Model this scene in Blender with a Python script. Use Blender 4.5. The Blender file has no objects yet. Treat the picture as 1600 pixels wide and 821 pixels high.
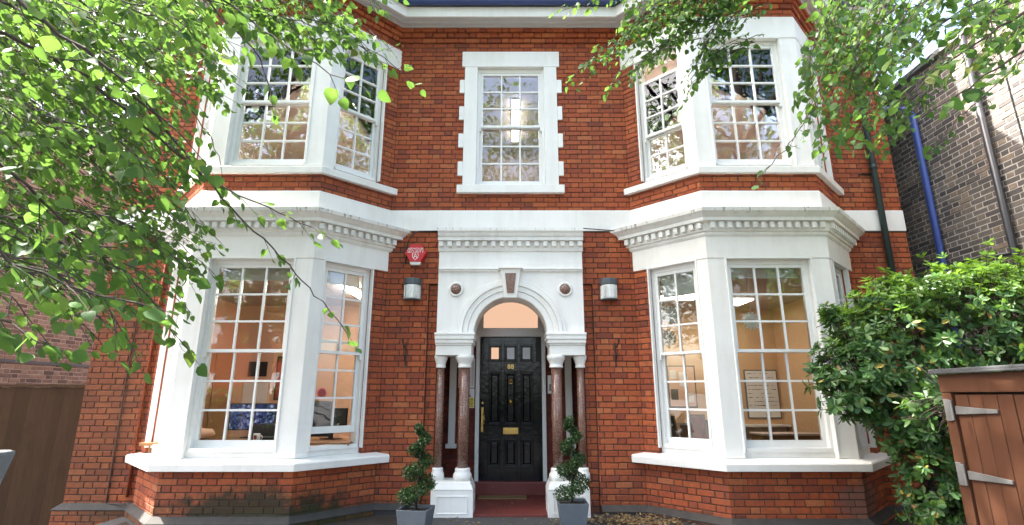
import bpy, math, random
from mathutils import Vector, Matrix
import mathutils
RN = random.Random(11)
S = bpy.context.scene
COL = S.collection

# ------------------------------------------------------------------ camera
CAM = Vector((0.02, -7.1, 1.44)); TP = 0.2524; PITCH = math.atan(TP); FPX = 820.0
cd = bpy.data.cameras.new('camera'); cam = bpy.data.objects.new('camera', cd); COL.objects.link(cam)
cam.location = CAM; cam.rotation_euler = (math.pi/2 + PITCH, 0, 0)
cd.sensor_width = 36; cd.lens = FPX/1600*36; cd.clip_start = 0.05; cd.clip_end = 2000
S.camera = cam
# ------------------------------------------------------------------ sky and sun
SUN_EL = math.radians(57)
sun_h = Vector((-0.985, 0.16)).normalized()          # horizontal direction towards the sun: left and behind the house
W = bpy.data.worlds.new('World'); S.world = W; W.use_nodes = True
nt = W.node_tree; nt.nodes.clear()
sky = nt.nodes.new('ShaderNodeTexSky'); sky.sky_type = 'NISHITA'; sky.sun_disc = False
sky.sun_elevation = SUN_EL; sky.sun_rotation = math.atan2(sun_h.x, sun_h.y)
sky.air_density = 1.0; sky.dust_density = 6.0; sky.ozone_density = 0.6
bg = nt.nodes.new('ShaderNodeBackground'); bg.inputs[1].default_value = 0.15
wo = nt.nodes.new('ShaderNodeOutputWorld')
nt.links.new(sky.outputs[0], bg.inputs[0]); nt.links.new(bg.outputs[0], wo.inputs[0])
sl = bpy.data.lights.new('sun', 'SUN'); sl.energy = 4.0; sl.angle = math.radians(0.5); sl.color = (1, 0.95, 0.86)
so = bpy.data.objects.new('sun', sl); COL.objects.link(so)
sdir = Vector((sun_h.x*math.cos(SUN_EL), sun_h.y*math.cos(SUN_EL), math.sin(SUN_EL)))
so.rotation_euler = sdir.to_track_quat('Z', 'Y').to_euler(); so.location = sdir*60
S.view_settings.view_transform = 'Standard'; S.view_settings.look = 'None'
S.view_settings.exposure = 2.95; S.view_settings.gamma = 1

# ------------------------------------------------------------------ helpers
def at(x, y, Y):
    "world point seen at photograph pixel x, y on the vertical plane at depth Y"
    u = (x-800)/FPX; v = (410-y)/FPX
    fw = math.cos(PITCH)-v*math.sin(PITCH); up = math.sin(PITCH)+v*math.cos(PITCH)
    k = (Y-CAM.y)/fw
    return Vector((CAM.x+u*k, Y, CAM.z+up*k))
def proj(P):
    d = P[1]-CAM.y; h = P[2]-CAM.z
    zc = d*math.cos(PITCH)+h*math.sin(PITCH); yc = h*math.cos(PITCH)-d*math.sin(PITCH)
    if zc < .05: return (-9999, -9999, zc)
    return (800+FPX*(P[0]-CAM.x)/zc, 410-FPX*yc/zc, zc)

class MB:
    def __init__(s): s.v = []; s.f = []
    def add(s, vs, fs):
        b = len(s.v); s.v.extend([tuple(p) for p in vs]); s.f.extend([tuple(i+b for i in f) for f in fs])
    def quad(s, a, b, c, d): s.add([a, b, c, d], [(0, 1, 2, 3)])
    def hexa(s, p): s.add(p, [(0, 3, 2, 1), (4, 5, 6, 7), (0, 1, 5, 4), (1, 2, 6, 5), (2, 3, 7, 6), (3, 0, 4, 7)])
    def box(s, x0, x1, y0, y1, z0, z1):
        s.hexa([(x0, y0, z0), (x1, y0, z0), (x1, y1, z0), (x0, y1, z0), (x0, y0, z1), (x1, y0, z1), (x1, y1, z1), (x0, y1, z1)])
    def fbox(s, F, u0, u1, d0, d1, z0, z1):
        "box in a wall frame: u along the wall, d outward"
        p = [F.p(u0, d1, z0), F.p(u1, d1, z0), F.p(u1, d0, z0), F.p(u0, d0, z0), F.p(u0, d1, z1), F.p(u1, d1, z1), F.p(u1, d0, z1), F.p(u0, d0, z1)]
        s.hexa(p)
    def prism(s, poly, z0, z1):
        n = len(poly)
        vs = [(p[0], p[1], z0) for p in poly]+[(p[0], p[1], z1) for p in poly]
        fs = [tuple(range(n-1, -1, -1)), tuple(range(n, 2*n))]+[(i, (i+1) % n, (i+1) % n+n, i+n) for i in range(n)]
        s.add(vs, fs)
    def tube(s, pts, rads, n=8, cap=True):
        pts = [Vector(p) for p in pts]; m = len(pts)
        if not hasattr(rads, '__len__'): rads = [rads]*m
        rings = []
        for i, p in enumerate(pts):
            t = (pts[min(i+1, m-1)]-pts[max(i-1, 0)])
            if t.length < 1e-9: t = Vector((0, 0, 1))
            t.normalize()
            a = t.cross(Vector((0, 0, 1)) if abs(t.z) < .9 else Vector((1, 0, 0))).normalized(); b = t.cross(a)
            rings.append([p+a*rads[i]*math.cos(k*2*math.pi/n)+b*rads[i]*math.sin(k*2*math.pi/n) for k in range(n)])
        vs = [q for r in rings for q in r]; fs = []
        for i in range(m-1):
            for k in range(n): fs.append((i*n+k, (i+1)*n+k, (i+1)*n+(k+1) % n, i*n+(k+1) % n))
        if cap: fs.append(tuple(range(n))); fs.append(tuple(range((m-1)*n+n-1, (m-1)*n-1, -1)))
        s.add(vs, fs)
    def lathe(s, cx, cy, prof, n=20, sx=1, sy=1, a0=0, a1=2*math.pi):
        full = abs(a1-a0-2*math.pi) < 1e-6; k = n if full else n+1
        vs = []; fs = []
        for r, z in prof:
            for i in range(k):
                a = a0+(a1-a0)*i/n
                vs.append((cx+sx*r*math.cos(a), cy+sy*r*math.sin(a), z))
        for j in range(len(prof)-1):
            for i in range(n):
                i2 = (i+1) % k
                fs.append((j*k+i, j*k+i2, (j+1)*k+i2, (j+1)*k+i))
        if full:
            fs.append(tuple(range(k-1, -1, -1))); fs.append(tuple(range((len(prof)-1)*k, len(prof)*k)))
        s.add(vs, fs)
    def build(s, name, mat, parent=None, smooth=False, bevel=0, loc=None):
        me = bpy.data.meshes.new(name)
        vs = s.v if loc is None else [(a-loc[0], b-loc[1], c-loc[2]) for a, b, c in s.v]
        me.from_pydata(vs, [], s.f); me.update()
        me.materials.append(M[mat] if isinstance(mat, str) else mat)
        if smooth: me.shade_smooth()
        o = bpy.data.objects.new(name, me); COL.objects.link(o)
        if loc is not None: o.location = loc
        if parent is not None:
            o.parent = parent
            if loc is not None and parent.location.length > 0: o.location = Vector(loc)-parent.location
            elif parent.location.length > 0: o.location = -parent.location
        if bevel:
            m = o.modifiers.new('bevel', 'BEVEL'); m.width = bevel; m.segments = 2; m.limit_method = 'ANGLE'
        return o
class Fr:
    def __init__(s, a, b):
        s.o = Vector((a[0], a[1])); d = Vector((b[0]-a[0], b[1]-a[1])); s.w = d.length; s.u = d/s.w; s.n = Vector((s.u.y, -s.u.x))
    def p(s, u, d, z): q = s.o+s.u*u+s.n*d; return (q.x, q.y, z)
def sweep(mb, path, prof, close=True):
    "mitred sweep of profile (out, z) along a plan polyline; outward is to the right of travel"
    P = [Vector(p) for p in path]; n = len(P); k = len(prof)
    nor = []
    for i in range(n-1):
        d = (P[i+1]-P[i]).normalized(); nor.append(Vector((d.y, -d.x)))
    vs = []
    for i in range(n):
        if i == 0: m = nor[0]
        elif i == n-1: m = nor[-1]
        else:
            m = (nor[i-1]+nor[i]).normalized(); m = m/max(.3, m.dot(nor[i]))
        for o, z in prof: vs.append((P[i].x+m.x*o, P[i].y+m.y*o, z))
    fs = []
    for i in range(n-1):
        for j in range(k if close else k-1):
            j2 = (j+1) % k
            fs.append((i*k+j, i*k+j2, (i+1)*k+j2, (i+1)*k+j))
    if close: fs.append(tuple(range(k-1, -1, -1))); fs.append(tuple(range((n-1)*k, n*k)))
    mb.add(vs, fs)
def tag(o, label=None, cat=None, group=None, kind=None):
    if label: o['label'] = label
    if cat: o['category'] = cat
    if group: o['group'] = group
    if kind: o['kind'] = kind
    return o
def thing(name, label, cat, loc=(0, 0, 0), group=None):
    o = bpy.data.objects.new(name, None); COL.objects.link(o); o.location = loc; o.empty_display_size = .1
    return tag(o, label, cat, group)
def text_mesh(txt, size, extrude=.001):
    cu = bpy.data.curves.new('lettering', 'FONT'); cu.body = txt; cu.size = size; cu.extrude = extrude; cu.align_x = 'CENTER'; cu.resolution_u = 2
    o = bpy.data.objects.new('lettering_tmp', cu); COL.objects.link(o)
    dg = bpy.context.evaluated_depsgraph_get(); dg.update()
    me = bpy.data.meshes.new_from_object(o.evaluated_get(dg))
    bpy.data.objects.remove(o); return me
def put_text(txt, size, mat, parent, loc, name='lettering', rz=0, sx=1, bold=0):
    me = text_mesh(txt, size); me.materials.clear(); me.materials.append(M[mat])
    o = bpy.data.objects.new(name, me); COL.objects.link(o)
    o.location = Vector(loc)-(parent.location if parent else Vector()); o.rotation_euler = (math.pi/2, 0, rz); o.scale = (sx, 1, 1); o.parent = parent
    return o

# ------------------------------------------------------------------ materials
M = {}
def newmat(name):
    m = bpy.data.materials.new(name); m.use_nodes = True; t = m.node_tree; t.nodes.clear()
    out = t.nodes.new('ShaderNodeOutputMaterial'); M[name] = m
    return m, t, out
def nd(t, typ, **kw):
    n = t.nodes.new(typ)
    for k, v in kw.items():
        if k.startswith('i_'):
            key = k[2:]; key = int(key) if key.isdigit() else key.replace('_', ' ')
            n.inputs[key].default_value = v
        else: setattr(n, k, v)
    return n
def ramp(t, stops, fac=None, interp='LINEAR'):
    r = nd(t, 'ShaderNodeValToRGB'); cr = r.color_ramp; cr.interpolation = interp
    while len(cr.elements) < len(stops): cr.elements.new(.5)
    for e, (p, c) in zip(cr.elements, stops):
        e.position = p; e.color = (c, c, c, 1) if not hasattr(c, '__len__') else (*c, 1)
    if fac is not None: t.links.new(fac, r.inputs[0])
    return r
def mixc(t, fac, a, b, mode='MIX'):
    m = nd(t, 'ShaderNodeMix', data_type='RGBA', blend_type=mode)
    for sock, v in ((m.inputs[0], fac), (m.inputs[6], a), (m.inputs[7], b)):
        if hasattr(v, 'is_linked') or isinstance(v, bpy.types.NodeSocket): t.links.new(v, sock)
        else: sock.default_value = v if not hasattr(v, '__len__') else (*v, 1)
    return m.outputs[2]
def math_(t, op, a, b=None, c=None):
    m = nd(t, 'ShaderNodeMath', operation=op); m.use_clamp = False
    for i, v in enumerate((a, b, c)):
        if v is None: continue
        if isinstance(v, bpy.types.NodeSocket): t.links.new(v, m.inputs[i])
        else: m.inputs[i].default_value = v
    return m.outputs[0]
def noise(t, scale, detail=4, rough=.55, vec=None):
    n = nd(t, 'ShaderNodeTexNoise'); n.inputs['Scale'].default_value = scale; n.inputs['Detail'].default_value = detail; n.inputs['Roughness'].default_value = rough
    if vec is None: vec = nd(t, 'ShaderNodeNewGeometry').outputs['Position']
    t.links.new(vec, n.inputs['Vector']); return n.outputs['Fac']
def bump(t, h, strength=.3, dist=.01):
    b = nd(t, 'ShaderNodeBump'); b.inputs['Strength'].default_value = strength; b.inputs['Distance'].default_value = dist
    t.links.new(h, b.inputs['Height']); return b.outputs[0]
def pbsdf(t, out, col, rough=.6, metal=0, normal=None, spec=.5, coat=0):
    b = nd(t, 'ShaderNodeBsdfPrincipled')
    for k, v in (('Base Color', col), ('Roughness', rough), ('Metallic', metal), ('Specular IOR Level', spec), ('Coat Weight', coat)):
        if isinstance(v, bpy.types.NodeSocket): t.links.new(v, b.inputs[k])
        else: b.inputs[k].default_value = v if not hasattr(v, '__len__') else (*v, 1)
    if normal is not None: t.links.new(normal, b.inputs['Normal'])
    t.links.new(b.outputs[0], out.inputs[0]); return b
def piece_random(t):
    a = nd(t, 'ShaderNodeNewGeometry').outputs['Random Per Island']; b = nd(t, 'ShaderNodeObjectInfo').outputs['Random']
    return math_(t, 'FRACT', math_(t, 'ADD', a, math_(t, 'MULTIPLY', b, 3.7)))
def simple(name, col, rough=.6, metal=0, var=.12, scale=9, bmp=.15, spec=.5, coat=0, bscale=60, bdist=.003):
    m, t, out = newmat(name)
    n = noise(t, scale, 5); n2 = noise(t, bscale, 4)
    c = mixc(t, n, tuple(x*(1-var) for x in col), tuple(min(1, x*(1+var)) for x in col))
    pbsdf(t, out, c, rough, metal, bump(t, n2, bmp, bdist) if bmp else None, spec, coat); return m

def brick_mat(name, stops, mott=.35, stain=None, grime=(.06, .045, .035), low_dirt=False):
    m, t, out = newmat(name)
    r = piece_random(t); base = ramp(t, stops, r).outputs[0]
    g = nd(t, 'ShaderNodeNewGeometry').outputs['Position']
    n1 = noise(t, 22, 6, .65, g); n2 = noise(t, 1.1, 7, .68, g); n3 = noise(t, 130, 3, .6, g)
    c = mixc(t, ramp(t, [(.3, 0), (.75, 1)], n1).outputs[0], base, mixc(t, .55, base, grime), 'MIX')
    c = mixc(t, math_(t, 'MULTIPLY', ramp(t, [(.45, 0), (.8, 1)], n2).outputs[0], mott), c, grime)
    # pale lime bloom in small flecks
    c = mixc(t, math_(t, 'MULTIPLY', ramp(t, [(.70, 0), (.78, 1)], noise(t, 38, 3, .5, g)).outputs[0], .35), c, (.45, .36, .28))
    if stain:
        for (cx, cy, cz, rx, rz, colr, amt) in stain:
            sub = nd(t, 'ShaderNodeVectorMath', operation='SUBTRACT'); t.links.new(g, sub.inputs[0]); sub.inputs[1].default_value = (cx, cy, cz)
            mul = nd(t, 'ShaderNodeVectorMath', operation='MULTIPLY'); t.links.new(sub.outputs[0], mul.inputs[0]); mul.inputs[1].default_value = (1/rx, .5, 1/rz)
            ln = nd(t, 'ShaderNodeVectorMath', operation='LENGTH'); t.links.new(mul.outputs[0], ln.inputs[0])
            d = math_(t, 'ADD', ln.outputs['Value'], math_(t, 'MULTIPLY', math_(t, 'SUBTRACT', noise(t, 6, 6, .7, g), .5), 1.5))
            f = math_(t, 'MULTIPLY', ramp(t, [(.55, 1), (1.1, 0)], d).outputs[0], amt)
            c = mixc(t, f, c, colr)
    pbsdf(t, out, c, .82, 0, bump(t, math_(t, 'ADD', n1, math_(t, 'MULTIPLY', n3, .6)), .5, .006), .35)
MOSS = [(-2.95, -.8, .14, 1.2, .36, (.022, .024, .012), .93), (-2.3, -.75, .02, 1.6, .20, (.035, .045, .015), .8), (-4.6, -.2, .0, .8, .16, (.03, .035, .015), .7),
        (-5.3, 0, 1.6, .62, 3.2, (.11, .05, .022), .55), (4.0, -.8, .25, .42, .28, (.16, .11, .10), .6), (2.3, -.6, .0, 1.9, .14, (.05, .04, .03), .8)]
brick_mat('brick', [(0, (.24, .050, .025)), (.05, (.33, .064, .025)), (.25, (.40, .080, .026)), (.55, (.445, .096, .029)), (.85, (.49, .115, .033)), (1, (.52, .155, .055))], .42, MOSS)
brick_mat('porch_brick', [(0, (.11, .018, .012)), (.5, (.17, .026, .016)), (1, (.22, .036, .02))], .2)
brick_mat('stock_brick_dark', [(0, (.07, .063, .064)), (.25, (.115, .102, .096)), (.5, (.155, .136, .124)), (.75, (.19, .165, .142)), (1, (.27, .205, .155))], .35, None, (.05, .045, .045))
brick_mat('stock_brick_pink', [(0, (.13, .09, .08)), (.3, (.24, .16, .135)), (.6, (.31, .21, .17)), (.85, (.36, .24, .18)), (1, (.42, .33, .27))], .25, None, (.10, .07, .06))
simple('mortar', (.055, .040, .032), .95, var=.35, scale=14, bmp=.5)
simple('splay_brick', (.045, .041, .038), .8, var=.5, scale=9, bmp=.5)
simple('mortar_pale', (.44, .40, .36), .95, var=.2, scale=10, bmp=.5)
# white masonry paint with grime streaks and hairline unevenness
def paint(name, col, dirt, amt, rough=.45):
    m, t, out = newmat(name); g = nd(t, 'ShaderNodeNewGeometry').outputs['Position']
    mp = nd(t, 'ShaderNodeVectorMath', operation='MULTIPLY'); t.links.new(g, mp.inputs[0]); mp.inputs[1].default_value = (9, 9, 1.1)
    st = noise(t, 1, 6, .65, mp.outputs[0]); bl = noise(t, 2.2, 5, .6, g); sp = noise(t, 55, 3, .6, g)
    f = math_(t, 'MULTIPLY', ramp(t, [(.5, 0), (.85, 1)], math_(t, 'MULTIPLY', math_(t, 'ADD', st, bl), .55)).outputs[0], amt)
    c = mixc(t, f, col, dirt); c = mixc(t, math_(t, 'MULTIPLY', ramp(t, [(.72, 0), (.8, 1)], sp).outputs[0], .25*amt), c, dirt)
    if name == 'stone_dirty':
        m3 = nd(t, 'ShaderNodeVectorMath', operation='MULTIPLY'); t.links.new(g, m3.inputs[0]); m3.inputs[1].default_value = (26, 26, 1.5)
        sep = nd(t, 'ShaderNodeSeparateXYZ'); t.links.new(g, sep.inputs[0])
        zz = ramp(t, [(.615, 0), (.645, .35), (.69, 1), (.73, 1)], math_(t, 'SUBTRACT', sep.outputs[2], 3.0)).outputs[0]
        dr = ramp(t, [(.56, 0), (.66, 1)], noise(t, 1, 4, .6, m3.outputs[0])).outputs[0]
        c = mixc(t, math_(t, 'MULTIPLY', math_(t, 'MULTIPLY', dr, zz), .85), c, (.07, .06, .05))
    pbsdf(t, out, c, rough, 0, bump(t, math_(t, 'ADD', bl, math_(t, 'MULTIPLY', noise(t, 30, 4, .5, g), .35)), .22, .006), .4)
paint('white_paint', (.82, .81, .775), (.48, .43, .36), .36)
paint('white_gloss', (.80, .80, .78), (.5, .46, .40), .2, .28)
paint('stone_dirty', (.79, .785, .75), (.30, .27, .23), .4, .7)
simple('soffit_shade_grey', (.55, .56, .56), .6, var=.1)  # grey carries the shade under the eaves in its colour
# polished pink granite
m, t, out = newmat('granite'); g = nd(t, 'ShaderNodeNewGeometry').outputs['Position']
vo = nd(t, 'ShaderNodeTexVoronoi'); vo.inputs['Scale'].default_value = 170; t.links.new(g, vo.inputs['Vector'])
sp = nd(t, 'ShaderNodeSeparateColor'); t.links.new(vo.outputs['Color'], sp.inputs[0])
pbsdf(t, out, ramp(t, [(0, (.035, .02, .016)), (.25, (.13, .055, .038)), (.5, (.19, .088, .062)), (.8, (.23, .12, .085)), (.97, (.30, .20, .15))], sp.outputs[0]).outputs[0], .22, 0, None, .5, .3)
# black gloss door paint, scuffed
m, t, out = newmat('black_gloss'); g = nd(t, 'ShaderNodeNewGeometry').outputs['Position']
pbsdf(t, out, mixc(t, ramp(t, [(.73, 0), (.76, 1)], noise(t, 45, 3, .5, g)).outputs[0], (.004, .0045, .007), (.10, .095, .09)), mixc(t, noise(t, 8, 4, .6, g), (.09, .09, .09), (.22, .22, .22)), 0, bump(t, noise(t, 14, 3, .5, g), .2, .012), .42, 0)
simple('brass', (.55, .36, .12), .28, 1, .2, 30, .1)
simple('black_iron', (.02, .02, .022), .5, .2, .2)
m, t, out = newmat('step_red'); g = nd(t, 'ShaderNodeNewGeometry').outputs['Position']
c = mixc(t, noise(t, 5, 5, .6, g), (.12, .020, .015), (.19, .038, .027)); c = mixc(t, math_(t, 'MULTIPLY', ramp(t, [(.62, 0), (.68, 1)], noise(t, 13, 6, .7, g)).outputs[0], .6), c, (.15, .13, .14))
pbsdf(t, out, c, .5, 0, bump(t, noise(t, 40, 4), .2, .004))
simple('coir', (.20, .125, .055), .98, var=.3, scale=150, bmp=.8)
# window glass: clear pane with a mirror-like sky reflection by angle
m, t, out = newmat('glass'); tr = nd(t, 'ShaderNodeBsdfTransparent', i_0=(.97, .98, .97, 1)); gl = nd(t, 'ShaderNodeBsdfGlossy'); gl.inputs['Roughness'].default_value = .015
gl.inputs['Color'].default_value = (1, 1, 1, 1); fr = nd(t, 'ShaderNodeFresnel', i_0=1.62)
g = nd(t, 'ShaderNodeNewGeometry').outputs['Position']; bn = bump(t, noise(t, 3.5, 2, .4, g), .035, .05); t.links.new(bn, gl.inputs['Normal'])
mx = nd(t, 'ShaderNodeMixShader'); t.links.new(fr.outputs[0], mx.inputs[0]); t.links.new(tr.outputs[0], mx.inputs[1]); t.links.new(gl.outputs[0], mx.inputs[2]); t.links.new(mx.outputs[0], out.inputs[0])
simple('lamp_glass', (.74, .74, .70), .12, 0, .25, 25, .3)
def wood(name, c0, c1, rough=.6, scale=3, axis='Z', spec=.4):
    m, t, out = newmat(name); g = nd(t, 'ShaderNodeNewGeometry').outputs['Position']
    mp = nd(t, 'ShaderNodeVectorMath', operation='MULTIPLY'); t.links.new(g, mp.inputs[0])
    mp.inputs[1].default_value = {'Z': (18, 18, 1.2), 'X': (1.2, 18, 18), 'Y': (18, 1.2, 18)}[axis]
    n = noise(t, scale, 6, .65, mp.outputs[0]); r = piece_random(t)
    c = mixc(t, n, c0, c1); c = mixc(t, math_(t, 'MULTIPLY', r, .35), c, tuple(x*.5 for x in c0))
    c = mixc(t, math_(t, 'MULTIPLY', ramp(t, [(.55, 0), (.8, 1)], noise(t, 2.5, 5, .6, g)).outputs[0], .4), c, tuple(x*.45 for x in c0))
    pbsdf(t, out, c, rough, 0, bump(t, n, .3, .004), spec)
wood('fence_wood', (.062, .033, .018), (.13, .07, .038), .9, spec=.15)
wood('shed_paint', (.060, .023, .011), (.085, .034, .017), .6, 2, spec=.25)
wood('oak', (.20, .09, .035), (.30, .15, .06), .45)
simple('roof_felt', (.055, .058, .062), .95, var=.3, scale=60, bmp=.8, bscale=220)
simple('galvanised', (.19, .19, .19), .5, .6, .2, 40, .1)
simple('concrete', (.20, .205, .205), .9, var=.3, scale=12, bmp=.6)
simple('planter_grey', (.11, .125, .145), .7, var=.25, scale=8, bmp=.3)
simple('soil', (.035, .026, .018), 1, var=.4, scale=20, bmp=.9, bdist=.02)
simple('blue_paint', (.06, .10, .36), .35, var=.12, bmp=.1)
simple('gutter_blue', (.035, .06, .19), .35, var=.12, bmp=.1)
simple('green_pipe', (.022, .042, .042), .4, var=.2, bmp=.1)
simple('black_pipe', (.03, .03, .035), .35, var=.2, bmp=.1)
simple('slate', (.10, .11, .13), .6, var=.3, scale=20, bmp=.4)
simple('asphalt', (.055, .055, .056), .92, var=.35, scale=40, bmp=.7, bscale=180, bdist=.006)
simple('red_plastic', (.55, .018, .025), .28, var=.05, bmp=0)
simple('pink_plastic', (.62, .07, .14), .35, var=.05, bmp=0)
simple('white_plastic', (.78, .78, .77), .35, var=.04, bmp=0)
simple('grey_plastic', (.07, .085, .095), .4, var=.08, bmp=.05)
simple('dark_plastic', (.012, .012, .014), .4, var=.1, bmp=0)
simple('yellow_sign', (.75, .60, .03), .4, var=.04, bmp=0)
simple('sign_black', (.015, .015, .015), .5, var=.05, bmp=0)
simple('paper', (.72, .70, .66), .8, var=.06, bmp=0)
simple('peach', (.66, .40, .27), .7, var=.05, scale=2, bmp=.05)
simple('tan', (.60, .38, .21), .75, var=.05, scale=2, bmp=.05)
simple('mauve', (.46, .36, .32), .8, var=.05, scale=2, bmp=.05)
simple('ceiling_paint', (.52, .45, .39), .85, var=.04, scale=2, bmp=.05)
simple('carpet', (.10, .075, .06), 1, var=.2, scale=40, bmp=.4)
simple('blind', (.62, .63, .60), .8, var=.05, bmp=.1)
simple('poster_red', (.30, .05, .035), .5, var=.9, scale=7, bmp=0)
simple('poster_dark', (.05, .055, .05), .5, var=.8, scale=9, bmp=0)
simple('screen_blue', (.05, .06, .12), .3, var=.9, scale=16, bmp=0)
def emis(name, col, st):
    m, t, out = newmat(name); e = nd(t, 'ShaderNodeEmission', i_0=(*col, 1), i_1=st); t.links.new(e.outputs[0], out.inputs[0])
emis('tube_light', (1, .93, .82), 13.0); emis('panel_light', (1, .93, .82), 2.6); emis('landing_light', (1, .95, .88), 5.0); emis('upper_light', (1, .93, .84), 34.0); emis('peach_self_glow', (1, .62, .42), .12)  # peach emission paints light onto transom board and door pane; no lamp there
m, t, out = newmat('monitor_picture'); g = nd(t, 'ShaderNodeNewGeometry').outputs['Position']
e = nd(t, 'ShaderNodeEmission', i_1=.10); vo = nd(t, 'ShaderNodeTexVoronoi'); vo.inputs['Scale'].default_value = 34; t.links.new(g, vo.inputs['Vector'])
sp = nd(t, 'ShaderNodeSeparateColor'); t.links.new(vo.outputs['Color'], sp.inputs[0])
t.links.new(ramp(t, [(0, (.01, .012, .03)), (.5, (.06, .08, .22)), (.8, (.15, .18, .40)), (1, (.5, .55, .7))], math_(t, 'MULTIPLY', sp.outputs[0], math_(t, 'MULTIPLY', noise(t, 30, 3, .6, g), 1.7))).outputs[0], e.inputs[0]); t.links.new(e.outputs[0], out.inputs[0])
def leaf_mat(name, stops, trans, tfac=.45, rough=.42, spec=.4):
    m, t, out = newmat(name); r = piece_random(t); g = nd(t, 'ShaderNodeNewGeometry').outputs['Position']
    c = ramp(t, stops, r).outputs[0]; c = mixc(t, math_(t, 'MULTIPLY', noise(t, 60, 3, .6, g), .3), c, tuple(x*.5 for x in stops[0][1]))
    b = nd(t, 'ShaderNodeBsdfPrincipled'); t.links.new(c, b.inputs['Base Color']); b.inputs['Roughness'].default_value = rough; b.inputs['Specular IOR Level'].default_value = spec
    tl = nd(t, 'ShaderNodeBsdfTranslucent'); t.links.new(mixc(t, .65, c, trans), tl.inputs[0])
    mx = nd(t, 'ShaderNodeMixShader'); mx.inputs[0].default_value = tfac
    t.links.new(b.outputs[0], mx.inputs[1]); t.links.new(tl.outputs[0], mx.inputs[2]); t.links.new(mx.outputs[0], out.inputs[0])
leaf_mat('lime_leaf', [(0, (.022, .075, .020)), (.35, (.040, .115, .024)), (.7, (.065, .155, .03)), (.95, (.10, .19, .036)), (1, (.20, .21, .05))], (.17, .31, .05), .48, .5, .22)
leaf_mat('shrub_leaf', [(0, (.022, .066, .018)), (.5, (.046, .12, .030)), (.9, (.09, .18, .045)), (.965, (.11, .16, .035)), (.985, (.40, .30, .06)), (1, (.22, .12, .05))], (.15, .30, .03), .3, .42, .35)
leaf_mat('shrub_leaf_fresh', [(0, (.07, .16, .02)), (1, (.13, .24, .035))], (.25, .45, .04), .4, .35)
leaf_mat('box_leaf', [(0, (.016, .042, .012)), (.6, (.035, .085, .022)), (1, (.085, .14, .045))], (.1, .2, .03), .2, .35)
leaf_mat('dry_leaf', [(0, (.20, .12, .05)), (.5, (.34, .22, .10)), (1, (.46, .36, .20))], (.3, .2, .08), .2, .8)
simple('bark', (.055, .042, .032), .95, var=.35, scale=18, bmp=.8)

# ------------------------------------------------------------------ ground
g = MB(); NX, NY = 60, 40
def gz(x, y):
    k = min(1, max(0, (-x-4.75)/.35)); k = k*k*(3-2*k)
    return -.34*k*min(1, max(0, (y+3)/1.5))
xs = [-400, -60, -20, -12]+[-9+i*.3 for i in range(61)]+[12, 20, 60, 400]
ys = [-400, -80, -25, -14, -9]+[-7+i*.35 for i in range(30)]+[6, 12, 40, 400]
vs = [(x, y, gz(x, y)) for y in ys for x in xs]; n = len(xs)
g.add(vs, [(j*n+i, j*n+i+1, (j+1)*n+i+1, (j+1)*n+i) for j in range(len(ys)-1) for i in range(n-1)])
tag(g.build('ground', 'asphalt', smooth=True), kind='structure')
g = MB(); bed = [(.98, -.18), (1.65, -.12), (2.35, -.88), (4.05, -.88), (4.7, -.1), (6.5, -.1), (6.5, -3.6), (4.0, -3.4), (3.4, -1.9), (1.6, -1.0), (1.0, -.45)]
g.prism(bed, -.05, .006); tag(g.build('planting_bed', 'soil'), kind='structure')
g = MB(); g.prism([(-1.05, -.16), (-1.7, -.12), (-2.4, -.86), (-4.05, -.86), (-4.5, -.4), (-4.5, -1.5), (-1.25, -1.5)], -.05, .006)
tag(g.build('soil_strip', 'soil'), kind='structure')

# ------------------------------------------------------------------ brickwork tools
GA = .075
def clip(rects, excl):
    for (a, b, c, d) in excl:
        new = []
        for (u0, u1, z0, z1) in rects:
            if u1 <= a or u0 >= b or z1 <= c or z0 >= d: new.append((u0, u1, z0, z1)); continue
            if u0 < a: new.append((u0, a-.004, z0, z1))
            if u1 > b: new.append((b+.004, u1, z0, z1))
            um0, um1 = max(u0, a), min(u1, b)
            if z0 < c: new.append((um0, um1, z0, c))
            if z1 > d: new.append((um0, um1, d, z1))
        rects = new
    return [r for r in rects if r[1]-r[0] > .018 and r[3]-r[2] > .014]
def lay(F, z0, z1, excl=(), d=0.0, bond=0, u0=0, u1=None, thick=.04):
    "Flemish bond on a wall frame; returns (frame, u0, u1, z0, z1, d, thick, full)"
    u1 = F.w if u1 is None else u1; res = []
    k = math.floor(z0/GA+1e-6)
    while k*GA < z1-1e-6:
        za, zb = max(z0, k*GA+.005), min(z1, (k+1)*GA-.005)
        if zb-za > .014:
            u = u0-(.16875 if k % 2 else 0)-.0; st = True
            while u < u1:
                L = .215 if st else .1025
                a, b = max(u+.0, u0), min(u+L, u1)
                if u1-b < .03: b = u1
                if b-a > .02:
                    for r in clip([(a, b, za, zb)], excl):
                        full = abs(r[1]-r[0]-L) < .003 and abs(r[3]-r[2]-.065) < .002
                        res.append((F, *r, d, thick, (1 if st else 2) if full else 0))
                if b >= u1: break
                u += L+.01; st = not st
        k += 1
    return res
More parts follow.
